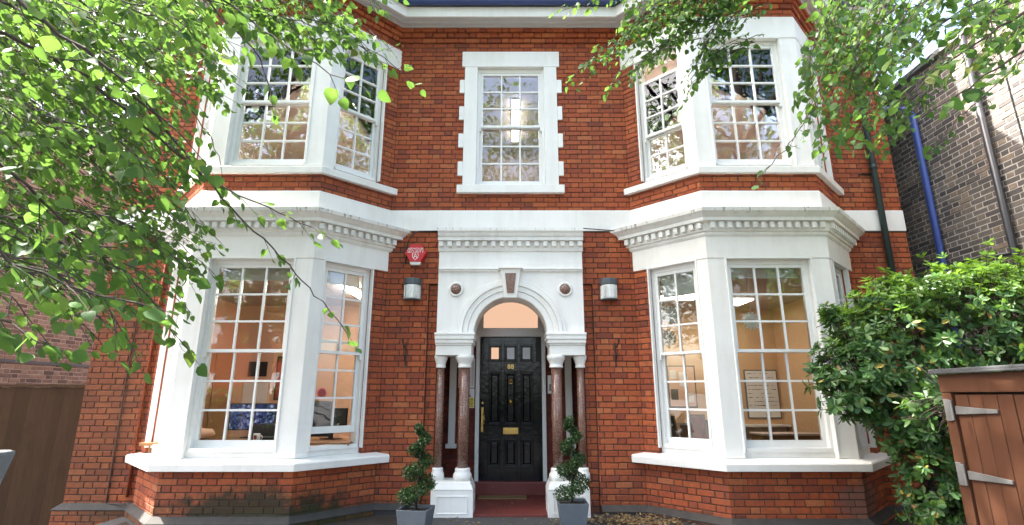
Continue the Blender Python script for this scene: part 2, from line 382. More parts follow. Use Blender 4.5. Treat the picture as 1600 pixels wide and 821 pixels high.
def brick_verts(w, h, th, R, wob=.0018):
    j = lambda s: R.uniform(-s, s); c = .0045; pr = j(.0026)
    x0, x1, z0, z1 = -w/2, w/2, -h/2, h/2; tl = j(.0014); t2 = j(.0014)
    outer = [(x0+j(wob), z0+j(wob)), (x1+j(wob), z0+j(wob)), (x1+j(wob), z1+j(wob)), (x0+j(wob), z1+j(wob))]
    sg = [(1, 1), (-1, 1), (-1, -1), (1, -1)]
    vs = [(x, th, z) for x, z in outer]+[(x, c-pr, z) for x, z in outer]+[(x+a*c, -pr+tl*a+t2*b, z+b*c) for (x, z), (a, b) in zip(outer, sg)]
    fs = []
    for i in range(4):
        k = (i+1) % 4; fs.append((i, k, k+4, i+4)); fs.append((i+4, k+4, k+8, i+8))
    fs.append((8, 9, 10, 11)); return vs, fs
VAR = {}
def brick_mesh(kind, mat, i):
    key = (kind, mat, i)
    if key not in VAR:
        vs, fs = brick_verts(.215 if kind == 1 else .1025, .065, .04, random.Random(i*7+kind))
        me = bpy.data.meshes.new('brick'); me.from_pydata(vs, [], fs); me.update(); me.materials.append(M[mat]); VAR[key] = me
    return VAR[key]
def brickwork(bricks, mat, parent, n_single=300, name='brickwork', hidden=None):
    "the largest-showing whole bricks become objects of their own, the rest one part"
    sc = []
    for i, b in enumerate(bricks):
        F, u0, u1, z0, z1, d, th, full = b
        P = F.p((u0+u1)/2, d, (z0+z1)/2); x, y, zc = proj(P); s = 0
        if full and d == 0 and zc > 0 and 12 < x < 1588 and 6 < y < 812 and not (hidden and hidden(x, y)):
            a = proj(F.p(u0, d, z0)); c = proj(F.p(u1, d, z1)); s = abs(c[0]-a[0])*abs(c[1]-a[1])
            v = CAM-Vector(P)
            if v.x*F.n.x+v.y*F.n.y <= 0: s = 0
        sc.append((s, i))
    sc.sort(reverse=True); single = {i for s, i in sc[:n_single] if s > 40}
    mb = MB(); R = random.Random(5)
    for i, b in enumerate(bricks):
        F, u0, u1, z0, z1, d, th, full = b; P = Vector(F.p((u0+u1)/2, d, (z0+z1)/2)); ang = math.atan2(F.u.y, F.u.x)
        if i in single:
            o = bpy.data.objects.new('brick', brick_mesh(full, mat, i % 7)); COL.objects.link(o)
            o.location = P-parent.location; o.rotation_euler.z = ang; o.parent = parent
        else:
            vs, fs = brick_verts(u1-u0, z1-z0, th, R); ca, sa = math.cos(ang), math.sin(ang)
            mb.add([(P.x+ca*x-sa*y, P.y+sa*x+ca*y, P.z+z) for x, y, z in vs], fs)
    o = mb.build(name, mat, parent); o['kind'] = 'stuff'; return o
def core(mb, F, z0, z1, excl=(), d=-.009, u0=0, u1=None):
    "mortar sheet behind the bricks with the openings left out"
    u1 = F.w if u1 is None else u1
    us = sorted({u0, u1, *[min(max(e[i], u0), u1) for e in excl for i in (0, 1)]}); zs = sorted({z0, z1, *[min(max(e[i], z0), z1) for e in excl for i in (2, 3)]})
    for a, b in zip(us, us[1:]):
        for c, e in zip(zs, zs[1:]):
            if b-a < 1e-5 or e-c < 1e-5: continue
            um, zm = (a+b)/2, (c+e)/2
            if any(x[0] < um < x[1] and x[2] < zm < x[3] for x in excl): continue
            mb.quad(F.p(a, d, c), F.p(b, d, c), F.p(b, d, e), F.p(a, d, e))

# ------------------------------------------------------------------ the house
house = thing('house', 'large red brick Victorian house with white trimmed double bays and black front door', 'house')
XW = 5.6; CB = 3.22; BD = .75
ZS, ZF0, ZF1, ZC, ZB0, ZB1 = .61, 3.10, 3.43, 3.70, 3.69, 4.0
ZU0, ZU1, ZL0, ZL1, ZT = 4.23, 4.38, 6.28, 6.62, 6.975
def bay_pts(s): c = CB*s; return [(c-1.51, 0), (c-.76, -BD), (c+.76, -BD), (c+1.51, 0)]
BL, BR = bay_pts(-1), bay_pts(1)
FRONT = [(-XW, 0)]+BL+BR+[(XW, 0)]
frames = [Fr(a, b) for a, b in zip(FRONT, FRONT[1:])]       # 0 wall, 1-3 left bay, 4 centre, 5-7 right bay, 8 wall
CW = BR[1][0]-BR[0][0]; LC = CW*math.sqrt(2)
CU0, CU1 = .16*math.sqrt(2), .64*math.sqrt(2)                 # canted window span measured from the house wall
bricks = []; mortar = MB()
WZ = ZT-.30
def corbels(F):
    r = []
    for i in range(4): r += lay(F, 6.675+i*GA, 6.75+i*GA, d=[0, .03, .06, .09][i]+.0001, thick=.13)
    return r
for i, F in enumerate(frames):
    ex = []; zlo = -.45 if i in (0, 1) else -.03
    if i in (1, 5): ex = [(CU0, F.w, ZS, ZF0), (0, F.w, ZF0, ZB1), (CU0, F.w, ZU0, ZL0+.04), (0, F.w, ZL0+.04, ZL1)]
    if i in (3, 7): ex = [(0, F.w-CU0, ZS, ZF0), (0, F.w, ZF0, ZB1), (0, F.w-CU0, ZU0, ZL0+.04), (0, F.w, ZL0+.04, ZL1)]
    if i in (2, 6): ex = [(0, F.w, ZS, ZB1), (0, F.w, ZU0, ZL1)]
    if i in (0, 8): ex = [(0, F.w, ZB0, ZB1)]
    if i == 4:
        c = F.w/2
        ex = [(0, F.w, ZB0, ZB1), (c-.985, c+.985, -.1, ZB0), (c-.70, c+.70, 4.25, 6.595), (c-.755, c+.755, 4.25, 4.37), (c-.745, c+.745, 6.33, 6.595)]
        ex += [(c-.775, c+.775, 4.53+.45*k, 4.755+.45*k) for k in range(4)]
        rec = [(c-1.125, c-.985, -.1, 2.925), (c+.985, c+1.125, -.1, 2.925)]
        for e in rec: bricks += [(*b[:5], -.05, b[6], 0) for b in lay(F, 0, 2.925, u0=e[0], u1=e[1])]
        for e in rec:
            core(mortar, F, -.1, 2.925, d=-.057, u0=e[0], u1=e[1])
            for uu in (e[0], e[1]): mortar.quad(F.p(uu, -.005, -.1), F.p(uu, -.057, -.1), F.p(uu, -.057, 2.925), F.p(uu, -.005, 2.925))
            mortar.quad(F.p(e[0], -.005, 2.925), F.p(e[1], -.005, 2.925), F.p(e[1], -.057, 2.925), F.p(e[0], -.057, 2.925))
        ex += rec
    bricks += lay(F, zlo, 6.67, ex); bricks += corbels(F)
    e0, e1 = (.014 if i in (1, 4, 5, 8) else 0), (.014 if i in (0, 3, 4, 7) else 0)
    core(mortar, F, zlo, ZT, ex, u0=-e0, u1=F.w+e1)
def hid(x, y): return (x > 1300 and y > 420) or (x < 330 and y < 460) or (700 < x < 900 and y > 360)
brickwork(bricks, 'brick', house, 300, hidden=hid)
mortar.build('mortar_bed', 'mortar', house)
# reveals of brick beside the canted windows, flank and back walls
m = MB(); HD = 9.0
m.box(-XW, -XW+.3, .02, HD, -.45, ZT); m.box(XW-.3, XW, .02, HD, -.45, ZT); m.box(-XW, XW, HD-.3, HD, -.45, ZT)
m.build('flank_wall', 'stock_brick_pink', house)
# plinth with its splayed top course
pbk = []
for i in (0, 1, 2, 3, 5, 6, 7, 8):
    F = frames[i]; zt = .052 if i < 4 else .03
    e0, e1 = {0: (-.07, -.03), 1: (.03, .03), 2: (.03, .03), 3: (.03, -.03), 5: (-.03, .03), 6: (.03, .03), 7: (.03, -.03), 8: (.03, 0)}[i]
    pbk += [(*b[:5], .07, .12, 0) for b in lay(F, -.45 if i < 3 else -.05, zt, u0=-e0 if i not in (0,) else -.07, u1=F.w+e1)]
brickwork(pbk, 'brick', house, 0, 'plinth_brickwork')
for path, zt, zl in (([(-XW, .5), (-XW, 0)]+BL+[(-1.135, 0)], .055, -.5), ([(1.135, 0)]+BR+[(XW, 0)], .032, -.1)):
    m = MB(); sweep(m, path, [(-.05, zl), (.062, zl), (.062, zt), (.078, zt), (.078, zt+.012), (.01, zt+.075), (-.05, zt+.075)]); m.build('plinth', 'splay_brick', house, bevel=.006)
# white string band, bay friezes, sills, lintels
m = MB(); sweep(m, FRONT, [(-.12, ZB0), (.016, ZB0), (.016, ZB1-.012), (.004, ZB1), (-.12, ZB1)]); m.build('string_band', 'white_paint', house, bevel=.003)
def ext(P, e=.25):
    a, b, c, d = [Vector(p) for p in P]
    return [tuple(a-(b-a).normalized()*e), tuple(b), tuple(c), tuple(d+(d-c).normalized()*e)]
# paths whose ends run on into the house wall so that mitres close
DENT = []
for P in (BL, BR):
    E1 = ext(P, .25)
    m = MB(); sweep(m, P, [(-.24, ZF0), (.012, ZF0), (.012, ZF1), (-.24, ZF1)]); m.build('bay_frieze', 'white_paint', house, bevel=.004)
    m = MB(); sweep(m, E1, [(-.1, ZF1-.05), (.018, ZF1-.05), (.035, ZF1-.025), (.035, ZF1), (.06, ZF1+.012), (.06, 3.55), (.135, 3.556), (.135, 3.60), (.15, 3.61), (.185, 3.645), (.205, 3.66), (.215, ZC), (-.1, ZC+.03)])
    cor = m.build('bay_cornice', 'stone_dirty', house)
    for a, b in zip(E1, E1[1:]):
        F = Fr(a, b); o = .06
        lo, hi = (.25-.08, F.w+.03) if a == E1[0] else ((-.03, F.w-.17) if b == E1[3] else (.02, F.w-.02))
        k = max(2, round((hi-lo)/.108)); 
        for i in range(k):
            u = lo+(i+.5)*(hi-lo)/k; d = MB(); d.fbox(F, u-.029, u+.029, .055, .112, 3.468, 3.545); d.build('dentil', 'stone_dirty', cor, bevel=.004)
    m = MB(); sweep(m, ext(P, .11), [(-.25, ZS), (.13, ZS), (.135, .69), (.12, .705), (-.02, .735), (-.25, .735)]); m.build('bay_sill', 'white_paint', house, bevel=.007)
    m = MB(); sweep(m, P, [(-.25, .736), (-.06, .736), (-.06, .80), (-.25, .80)]); m.build('bay_sub_sill', 'white_paint', house, bevel=.004)
    m = MB(); sweep(m, ext(P, .05), [(-.25, ZU0), (.06, ZU0), (.065, ZU0+.085), (.05, ZU0+.095), (-.03, ZU0+.12), (-.25, ZU0+.12)]); m.build('bay_sill', 'white_paint', house, bevel=.005)
    m = MB(); sweep(m, P, [(-.25, ZU0+.121), (-.07, ZU0+.121), (-.07, ZU1), (-.25, ZU1)]); m.build('bay_sub_sill', 'white_paint', house, bevel=.004)
    m = MB(); sweep(m, ext(P, .05), [(-.25, ZL0), (.014, ZL0), (.014, ZL1), (-.25, ZL1)]); m.build('bay_lintel', 'white_paint', house, bevel=.005)
    # corner piers between the windows
    f0, f1, f2 = Fr(P[0], P[1]), Fr(P[1], P[2]), Fr(P[2], P[3])
    for z0, z1 in ((.736, ZF0), (ZU0+.121, ZL0)):
        for side in (0, 1):
            if side == 0: A, B, Cn = (f0, CU1), (f1, .23), P[1]
            else: A, B, Cn = (f2, f2.w-CU1), (f1, f1.w-.23), P[2]
            dd = .24; q = lambda fr, d: Vector(fr[0].p(fr[1], d, 0)).xy
            nb = (A[0].n+B[0].n).normalized(); nb = nb/nb.dot(A[0].n)
            poly = [q(A, .004), Vector(Cn)+nb*.004, q(B, .004), q(B, -dd), Vector(Cn)-nb*dd, q(A, -dd)]
            if side: poly.reverse()
            m = MB(); m.prism(poly, z0, z1); m.build('bay_pier', 'white_paint', house, bevel=.006)
        # brick-side reveal blocks behind the brick strip
        for F, a, b in ((f0, .02, CU0), (f2, f2.w-CU0, f2.w-.02)):
            m = MB(); m.fbox(F, a, b-.002 if F is f0 else b, -.24, -.01, z0, z1); m.build('brick_reveal', 'brick', house)
# architrave bead round each bay opening is part of the window frame (see window)
# centre window surround
F4 = frames[4]; c = F4.w/2
def wh(name, *a, b=.005, mat='white_paint', par=house): m = MB(); m.fbox(*a); return m.build(name, mat, par, bevel=b)
wh('lintel', F4, c-.745, c+.745, -.15, .02, 6.33, 6.595); wh('window_sill', F4, c-.775, c+.775, -.18, .07, 4.25, 4.37)
for s in (-1, 1):
    a, b = sorted((c+s*.505, c+s*.70)); wh('jamb', F4, a, b, -.15, .016, 4.371, 6.329)
    for k in range(4):
        a, b = sorted((c+s*.701, c+s*.775)); wh('quoin', F4, a, b, -.05, .0165, 4.53+.45*k, 4.755+.45*k)

# ------------------------------------------------------------------ sash windows
def sash(mb, F, u0, u1, z0, z1, d0, d1, cols, rows, top, bot, st=.045, bar=.024, uneven=None):
    mb.fbox(F, u0, u0+st, d0, d1, z0, z1); mb.fbox(F, u1-st, u1, d0, d1, z0, z1)
    mb.fbox(F, u0+st, u1-st, d0, d1-.001, z0, z0+bot); mb.fbox(F, u0+st, u1-st, d0, d1-.001, z1-top, z1)
    gu0, gu1, gz0, gz1 = u0+st, u1-st, z0+bot, z1-top; dm = (d0+d1)/2
    cu = [gu0+(gu1-gu0)*i/cols for i in range(cols+1)]; rz = [gz0+(gz1-gz0)*i/rows for i in range(rows+1)]
    for x in cu[1:-1]: mb.fbox(F, x-bar/2, x+bar/2, d0+.006, d1-.004, gz0, gz1)
    for z in rz[1:-1]: mb.fbox(F, gu0, gu1, d0+.007, d1-.006, z-bar/2, z+bar/2)
    panes = []
    for i in range(cols):
        for j in range(rows): panes.append((cu[i], cu[i+1], rz[j], rz[j+1], dm))
    return panes
def window(F, u0, u1, z0, z1, cols, drop=0, lift=0, blind=0, rec=.07, bead=True):
    fr = MB(); d1, d0 = -rec, -rec-.15; w = .038
    fr.fbox(F, u0, u0+w, d0, d1, z0, z1); fr.fbox(F, u1-w, u1, d0, d1, z0, z1)
    fr.fbox(F, u0+w, u1-w, d0, d1-.001, z1-.06, z1); fr.fbox(F, u0+w, u1-w, d0, d1+.03, z0, z0+.045)
    if bead:   # moulded bead round the opening on the wall face
        for a, b in ((u0-.014, u0+.006), (u1-.006, u1+.014)): fr.fbox(F, a, b, -.05, .014, z0, z1+.014)
        fr.fbox(F, u0+.006, u1-.006, -.05, .0135, z1-.006, z1+.013)
    win = fr.build('window', 'white_gloss', house, bevel=.003)
    a, b, zb, zt = u0+w, u1-w, z0+.045, z1-.06; zm = (zb+zt)/2
    m1 = MB(); p1 = sash(m1, F, a, b, zm-drop, zt-drop, d1-.055, d1-.012, cols, 3, .045, .038); m1.build('upper_sash', 'white_gloss', win, bevel=.002)
    m2 = MB(); p2 = sash(m2, F, a, b, zb+lift, zm+.038+lift, d1-.105, d1-.060, cols, 3, .038, .08); m2.build('lower_sash', 'white_gloss', win, bevel=.002)
    for (x0, x1, y0, y1, dm) in p1+p2:
        g = MB(); t1, t2 = RN.uniform(-.004, .004), RN.uniform(-.004, .004); W2, H2 = (x1-x0)/2, (y1-y0)/2
        q = lambda u, z, dd: F.p(u, dm+dd+(u-(x0+x1)/2)*t1+(z-(y0+y1)/2)*t2, z)
        g.hexa([q(x0, y0, .002), q(x1, y0, .002), q(x1, y0, -.002), q(x0, y0, -.002), q(x0, y1, .002), q(x1, y1, .002), q(x1, y1, -.002), q(x0, y1, -.002)])
        g.build('pane', 'glass', win)
    # sash horns
    for uu in (a+.012, b-.012): hn = MB(); hn.fbox(F, uu-.012, uu+.012, d1-.05, d1-.004, zm-drop-.06, zm-drop); hn.build('sash_horn', 'white_gloss', win, bevel=.004)
    if blind:
        bl = MB(); bl.fbox(F, a+.02, b-.02, d0-.03, d0-.024, zt-blind, zt+.05); bl.fbox(F, a+.02, b-.02, d0-.04, d0-.016, zt-blind-.015, zt-blind); bl.build('roller_blind', 'blind', win)
    return win
GZ0, GZ1 = .80, ZF0
for si, P in enumerate((BL, BR)):
    f0, f1, f2 = Fr(P[0], P[1]), Fr(P[1], P[2]), Fr(P[2], P[3])
    can = ((f0, CU0, CU1), (f2, f2.w-CU1, f2.w-CU0))
    inner = 1 if si == 0 else 0
    window(f1, .23, f1.w-.23, GZ0, GZ1, 3, blind=.13 if si else .16)
    window(f1, .23, f1.w-.23, ZU1, ZL0, 3, blind=.05)
    for k, (F, a, b) in enumerate(can):
        window(F, a, b, GZ0, GZ1, 2, lift=.14 if (si == 0 and k == inner) else 0, blind=.30 if (si and k == inner) else .16)
        window(F, a, b, ZU1, ZL0, 2, drop=.26 if (si == 1 and k == inner) else 0)
window(F4, c-.505, c+.505, 4.371, 6.329, 3, bead=False, rec=.05)

# ------------------------------------------------------------------ eaves and roof
m = MB(); EO = .31
sweep(m, FRONT, [(-.05, ZT), (.09, ZT), (.09, ZT-.0), (.11, ZT+.012), (.15, ZT+.012), (.155, ZT), (.2, ZT), (.205, ZT+.012), (.25, ZT+.012), (.255, ZT), (EO, ZT), (EO, ZT+.05), (-.05, ZT+.05)]); m.build('soffit', 'soffit_shade_grey', house)
m = MB(); sweep(m, FRONT, [(EO-.02, ZT+.001), (EO+.022, ZT+.001), (EO+.022, ZT+.175), (EO-.02, ZT+.175)]); m.build('fascia', 'white_paint', house, bevel=.004)
m = MB(); gp = [(EO+.03+.055+.06*math.cos(a), ZT+.235+.075*math.sin(a)) for a in [math.pi+i*math.pi/8 for i in range(9)]]
sweep(m, FRONT, gp+[(EO+.03+.105, ZT+.235), (EO+.04, ZT+.235)]); m.build('gutter', 'gutter_blue', house)
m = MB(); ze = ZT+.19; e2 = EO+.05
pl = [(-XW-.3, -e2, ze), (XW+.3, -e2, ze), (XW+.3, HD+.3, ze), (-XW-.3, HD+.3, ze), (-2.4, 4.5, ze+3.3), (2.4, 4.5, ze+3.3)]
m.add(pl, [(0, 1, 5, 4), (1, 2, 5), (2, 3, 4, 5), (3, 0, 4), (0, 3, 2, 1)])
for P in (BL, BR):
    cx = (P[0][0]+P[3][0])/2
    q = [(cx-1.65, -e2+.01, ze+.004), (cx-.9, -BD-e2, ze+.004), (cx+.9, -BD-e2, ze+.004), (cx+1.65, -e2+.01, ze+.004), (cx, 1.2, ze+1.15)]
    m.add(q, [(0, 1, 4), (1, 2, 4), (2, 3, 4), (0, 3, 2, 1)])
m.build('roof', 'slate', house)
m = MB()
for x, y in ((-5.15, 2.5), (5.0, 5.0)): m.box(x-.5, x+.5, y-.35, y+.35, 7.4, 10.6)
m.build('chimney', 'brick', house)
# downpipe on the right end of the front, rainwater bead and cable on the left end
m = MB(); m.tube([(5.25, -.13, 7.15), (5.25, -.11, 6.95), (5.25, -.07, 6.7), (5.25, -.07, .1)], .042, 12)
for z in (6.3, 4.6, 2.9): m.tube([(5.25, -.07, z), (5.25, -.07, z+.07)], .052, 12)
m.build('downpipe', 'green_pipe', house, smooth=True)
m = MB(); m.tube([(5.25, 0, 4.55), (5.10, -.02, 4.55), (5.06, -.02, 4.54)], .012, 6); m.build('pipe_bracket', 'black_iron', house)
m = MB(); m.tube([(-4.80, -.018, 3.66), (-4.80, -.018, .2)], .015, 8); m.build('waste_pipe', 'brick', house, smooth=True)
m = MB(); m.tube([(-5.06, -.01, 3.66), (-5.07, -.01, 2.0), (-5.05, -.01, .13), (-4.9, -.04, .12), (-4.75, -.09, .13)], .007, 6); m.build('cable', 'mortar', house)
m = MB(); m.tube([(-1.02, -.02, ZB0-.004), (-1.30, -.025, ZB0-.012), (-1.40, -.025, 3.62), (-1.45, -.02, 3.5), (-1.465, -.02, 3.2)], .008, 6); m.tube([(-1.02, -.15, ZB0-.006), (1.0, -.15, ZB0-.006), (1.5, -.03, ZB0-.006)], .007, 6)
m.build('cable', 'sign_black', house)
m = MB(); m.tube([(4.75, -.1, 3.62), (4.95, -.03, 3.67), (5.2, -.03, 3.66)], .009, 6); m.build('cable', 'sign_black', house)

# ------------------------------------------------------------------ porch
PY = -.10; PX = .985; SP = 2.24; AR = .485
def ring(mb, r0, r1, y0, y1, n=28, zc=SP):
    "half ring standing in the porch plane"
    vs = []
    for i in range(n+1):
        a = math.pi*i/n; cs, sn = math.cos(a), math.sin(a)
        for r, y in ((r0, y0), (r1, y0), (r1, y1), (r0, y1)): vs.append((r*cs, y, zc+r*sn))
    fs = [(i*4+j, i*4+(j+1) % 4, i*4+4+(j+1) % 4, i*4+4+j) for i in range(n) for j in range(4)]
    mb.add(vs, fs+[(0, 1, 2, 3), (n*4+3, n*4+2, n*4+1, n*4)])
m = MB(); n = 32; arc = [(AR*math.cos(math.pi*i/n), SP+AR*math.sin(math.pi*i/n)) for i in range(n+1)]
top = 3.37; outl = []
for x, z in arc:   # outer boundary point on the rectangle seen from the arch centre
    dx, dz = x/AR, (z-SP)/AR; k = min(PX/abs(dx) if abs(dx) > 1e-6 else 9, (top-SP)/dz if dz > 1e-6 else 9); outl.append((dx*k, SP+dz*k))
kc = [i for i in range(n) if (abs(abs(outl[i][0])-PX) < 1e-6) != (abs(abs(outl[i+1][0])-PX) < 1e-6)]
for i in range(n):
    a, b, c_, d_ = arc[i], arc[i+1], outl[i+1], outl[i]
    f = [(a[0], PY, a[1]), (b[0], PY, b[1]), (c_[0], PY, c_[1])]
    if i in kc: f.append((PX if a[0] > 0 else -PX, PY, top))
    f.append((d_[0], PY, d_[1])); m.add(f[::-1], [tuple(range(len(f)))])
    m.quad((a[0], PY, a[1]), (a[0], PY+.42, a[1]), (b[0], PY+.42, b[1]), (b[0], PY, b[1]))
for s in (-1, 1): m.quad((s*PX, PY, SP), (s*PX, .1, SP), (s*PX, .1, top), (s*PX, PY, top))
m.build('porch_front', 'white_paint', house)
m = MB(); ring(m, AR+.004, AR+.085, PY-.012, PY+.05); ring(m, AR+.085, AR+.155, PY-.026, PY+.05); ring(m, AR+.155, AR+.205, PY-.045, PY+.05); ring(m, AR+.205, AR+.245, PY-.03, PY+.05)
m.build('archivolt', 'white_paint', house, bevel=.006)
# keystone with granite tablet
m = MB(); k = [(-.085, PY-.09, 2.70), (.085, PY-.09, 2.70), (.085, .1, 2.70), (-.085, .1, 2.70), (-.135, PY-.12, 3.09), (.135, PY-.12, 3.09), (.135, .1, 3.09), (-.135, .1, 3.09)]
m.hexa(k); m.box(-.165, .165, PY-.15, .05, 3.09, 3.125); ks = m.build('keystone', 'white_paint', house, bevel=.005)
m = MB(); m.hexa([(-.045, PY-.105, 2.76), (.045, PY-.105, 2.76), (.045, PY-.05, 2.76), (-.045, PY-.05, 2.76), (-.075, PY-.124, 3.03), (.075, PY-.124, 3.03), (.075, PY-.05, 3.03), (-.075, PY-.05, 3.03)]); m.build('granite_tablet', 'granite', ks)
for s in (-1, 1):
    m = MB(); m.lathe(0, 0, [(.068, 0), (.10, 0), (.103, .012), (.09, .022), (.072, .02), (.068, 0)], 28)
    o = m.build('roundel', 'white_paint', house, smooth=True); o.rotation_euler.x = math.pi/2; o.location = (s*.74, PY, 2.83)
    m = MB(); m.lathe(0, 0, [(.07, 0), (.068, .018), (.05, .036), (.025, .045), (.001, .047)], 24); o2 = m.build('granite_boss', 'granite', o, smooth=True); o2.location = (0, 0, 0)
# string, frieze and dentil cornice
wb = lambda nm, x0, x1, y0, y1, z0, z1, mat='white_paint', b=.004, par=house: (lambda q: (q.box(x0, x1, y0, y1, z0, z1), q.build(nm, mat, par, bevel=b))[1])(MB())
m = MB(); m.box(-PX, -.166, PY-.025, .05, 3.075, 3.10); m.box(-PX, -.166, PY-.04, .05, 3.10, 3.122); m.box(.166, PX, PY-.025, .05, 3.075, 3.10); m.box(.166, PX, PY-.04, .05, 3.10, 3.122); m.build('string_moulding', 'white_paint', house, bevel=.004)
m = MB(); sweep(m, [(-PX-.012, 0), (PX+.012, 0)], [(-.05, 3.365), (.115, 3.365), (.12, 3.385), (.12, 3.50), (.185, 3.504), (.185, 3.555), (.2, 3.56), (.215, 3.60), (.235, 3.625), (.235, 3.665), (-.05, 3.683)])
pc = m.build('porch_cornice', 'stone_dirty', house)
for i in range(17): wb('dentil', -.955+i*(1.91/16)-.03, -.955+i*(1.91/16)+.03, -.168, -.118, 3.425, 3.498, 'stone_dirty', .004, pc)
for s in (-1, 1):
    def mx(x0, x1): return (x0, x1) if s > 0 else (-x1, -x0)
    # impost entablature
    m = MB()
    for (a, b, y0, z0, z1) in ((.515, PX, -.13, 1.945, 2.075), (.505, PX+.004, -.145, 2.076, 2.10), (.49, PX+.008, -.165, 2.101, 2.15), (.475, PX+.012, -.18, 2.151, 2.205), (.465, PX+.016, -.19, 2.206, 2.238)):
        x0, x1 = mx(a, b); m.box(x0, x1, y0, .30, z0, z1)
    m.build('impost', 'white_paint', house, bevel=.006)
    # pedestal
    m = MB(); x0, x1 = mx(.455, PX-.01); m.box(x0, x1, -.19, .2, -.02, .31)
    x0, x1 = mx(.465, PX-.02); m.hexa([(x0-.008, -.198, .311), (x1+.008, -.198, .311), (x1+.008, .2, .311), (x0-.008, .2, .311), (x0+.03, -.16, .40), (x1-.03, -.16, .40), (x1-.03, .2, .40), (x0+.03, .2, .40)])
    ped = m.build('pedestal', 'white_paint', house, bevel=.006)
    m = MB(); x0, x1 = mx(.52, PX-.075)
    for (a, b, c_, d_) in ((x0, x1, .035, .05), (x0, x1, .23, .245), (x0, x0+.015, .0505, .2295), (x1-.015, x1, .0505, .2295)): m.box(a, b, -.197, -.18, c_, d_)
    m.build('panel_moulding', 'white_paint', ped, bevel=.003)
    for (cx, r, cy, nm) in ((.605, .072, -.03, 'column'), (.925, .052, .0, 'half_column')):
        m = MB(); m.lathe(s*cx, cy, [(r, .50), (r*1.0, 1.1), (r*.965, 1.80)], 28); col = m.build(nm, 'granite', house, smooth=True)
        b = r*1.36
        m = MB(); m.lathe(s*cx, cy, [(b*1.2, .395), (b*1.2, .45), (b*1.16, .475), (b*1.02, .495), (b*.95, .51), (b*1.0, .53), (b*.92, .545), (r*.9, .552)], 28); m.build('column_base', 'white_paint', col, smooth=True)
        m = MB(); m.lathe(s*cx, cy, [(r*.9, 1.785), (b*.92, 1.79), (b*.95, 1.805), (b*.88, 1.815), (b*.90, 1.845), (b*1.0, 1.86), (b*1.08, 1.885), (b*1.2, 1.90), (b*1.25, 1.92), (b*1.25, 1.95)], 28); m.build('capital', 'white_paint', col, smooth=True)
# recess behind the columns
DY = 1.15
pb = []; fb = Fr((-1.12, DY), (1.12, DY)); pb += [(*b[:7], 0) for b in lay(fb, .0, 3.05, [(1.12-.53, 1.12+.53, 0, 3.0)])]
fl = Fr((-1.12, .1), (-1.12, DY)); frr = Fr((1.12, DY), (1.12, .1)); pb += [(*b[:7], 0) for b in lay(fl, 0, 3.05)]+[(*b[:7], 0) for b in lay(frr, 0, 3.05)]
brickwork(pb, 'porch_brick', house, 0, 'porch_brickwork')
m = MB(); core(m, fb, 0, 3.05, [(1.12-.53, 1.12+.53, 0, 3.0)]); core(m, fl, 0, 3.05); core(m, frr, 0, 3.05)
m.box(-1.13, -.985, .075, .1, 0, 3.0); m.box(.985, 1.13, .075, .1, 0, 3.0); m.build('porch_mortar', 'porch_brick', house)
wb('porch_ceiling', -1.12, 1.12, .11, DY+.2, 3.0, 3.06, 'ceiling_paint', 0)
m = MB(); m.box(-.99, .99, -.16, DY-.02, -.05, .028); m.build('porch_floor', 'step_red', house, bevel=.006)
m = MB(); m.box(-.60, .60, DY-.10, DY+.3, .0281, .215); m.build('door_step', 'step_red', house, bevel=.012)
# narrow screens either side of the door
for s in (-1, 1):
    m = MB(); x0, x1 = (.83, .93) if s > 0 else (-.93, -.83); m.box(x0, x1, DY-.07, DY-.005, .74, 2.2); m.box(x0-.03, x1+.03, DY-.12, DY-.005, .68, .739); m.build('porch_screen', 'white_gloss', house, bevel=.004)
# front door
m = MB()
for s in (-1, 1):
    x0, x1 = sorted((s*.475, s*.535)); m.box(x0, x1, DY-.05, DY+.12, .216, 2.32)
m.box(-.535, .535, DY-.06, DY+.12, 2.321, 2.455); m.box(-.535, .535, DY-.05, DY+.12, 2.87, 3.0)
for s in (-1, 1):
    x0, x1 = sorted((s*.425, s*.535)); m.box(x0, x1, DY-.05, DY+.12, 2.456, 2.869)
m.build('door_frame', 'white_gloss', house, bevel=.006)
wb('transom_panel', -.425, .425, DY+.02, DY+.03, 2.456, 2.869, 'peach_self_glow', 0)  # peach board made to glow by itself, nothing lit behind it
D0, D1, DZ0, DZ1 = -.472, .472, .218, 2.318; yb = DY+.035
m = MB(); m.box(D0, D1, yb+.012, yb+.045, DZ0, DZ1)
cols = [(-.345, -.145), (-.10, .10), (.145, .345)]; rows = [(.40, .80), (1.0, 1.79), (1.94, 2.20)]
xs_ = [D0]+[v for q in cols for v in q]+[D1]; zs_ = [DZ0]+[v for q in rows for v in q]+[DZ1]
for i in range(0, 7, 2): m.box(xs_[i], xs_[i+1], yb-.012, yb+.012, DZ0, DZ1)
for i in range(1, 6, 2):
    for j in range(0, 7, 2): m.box(xs_[i], xs_[i+1], yb-.0118, yb+.012, zs_[j], zs_[j+1])
door = m.build('front_door', 'black_gloss', house, bevel=.002)
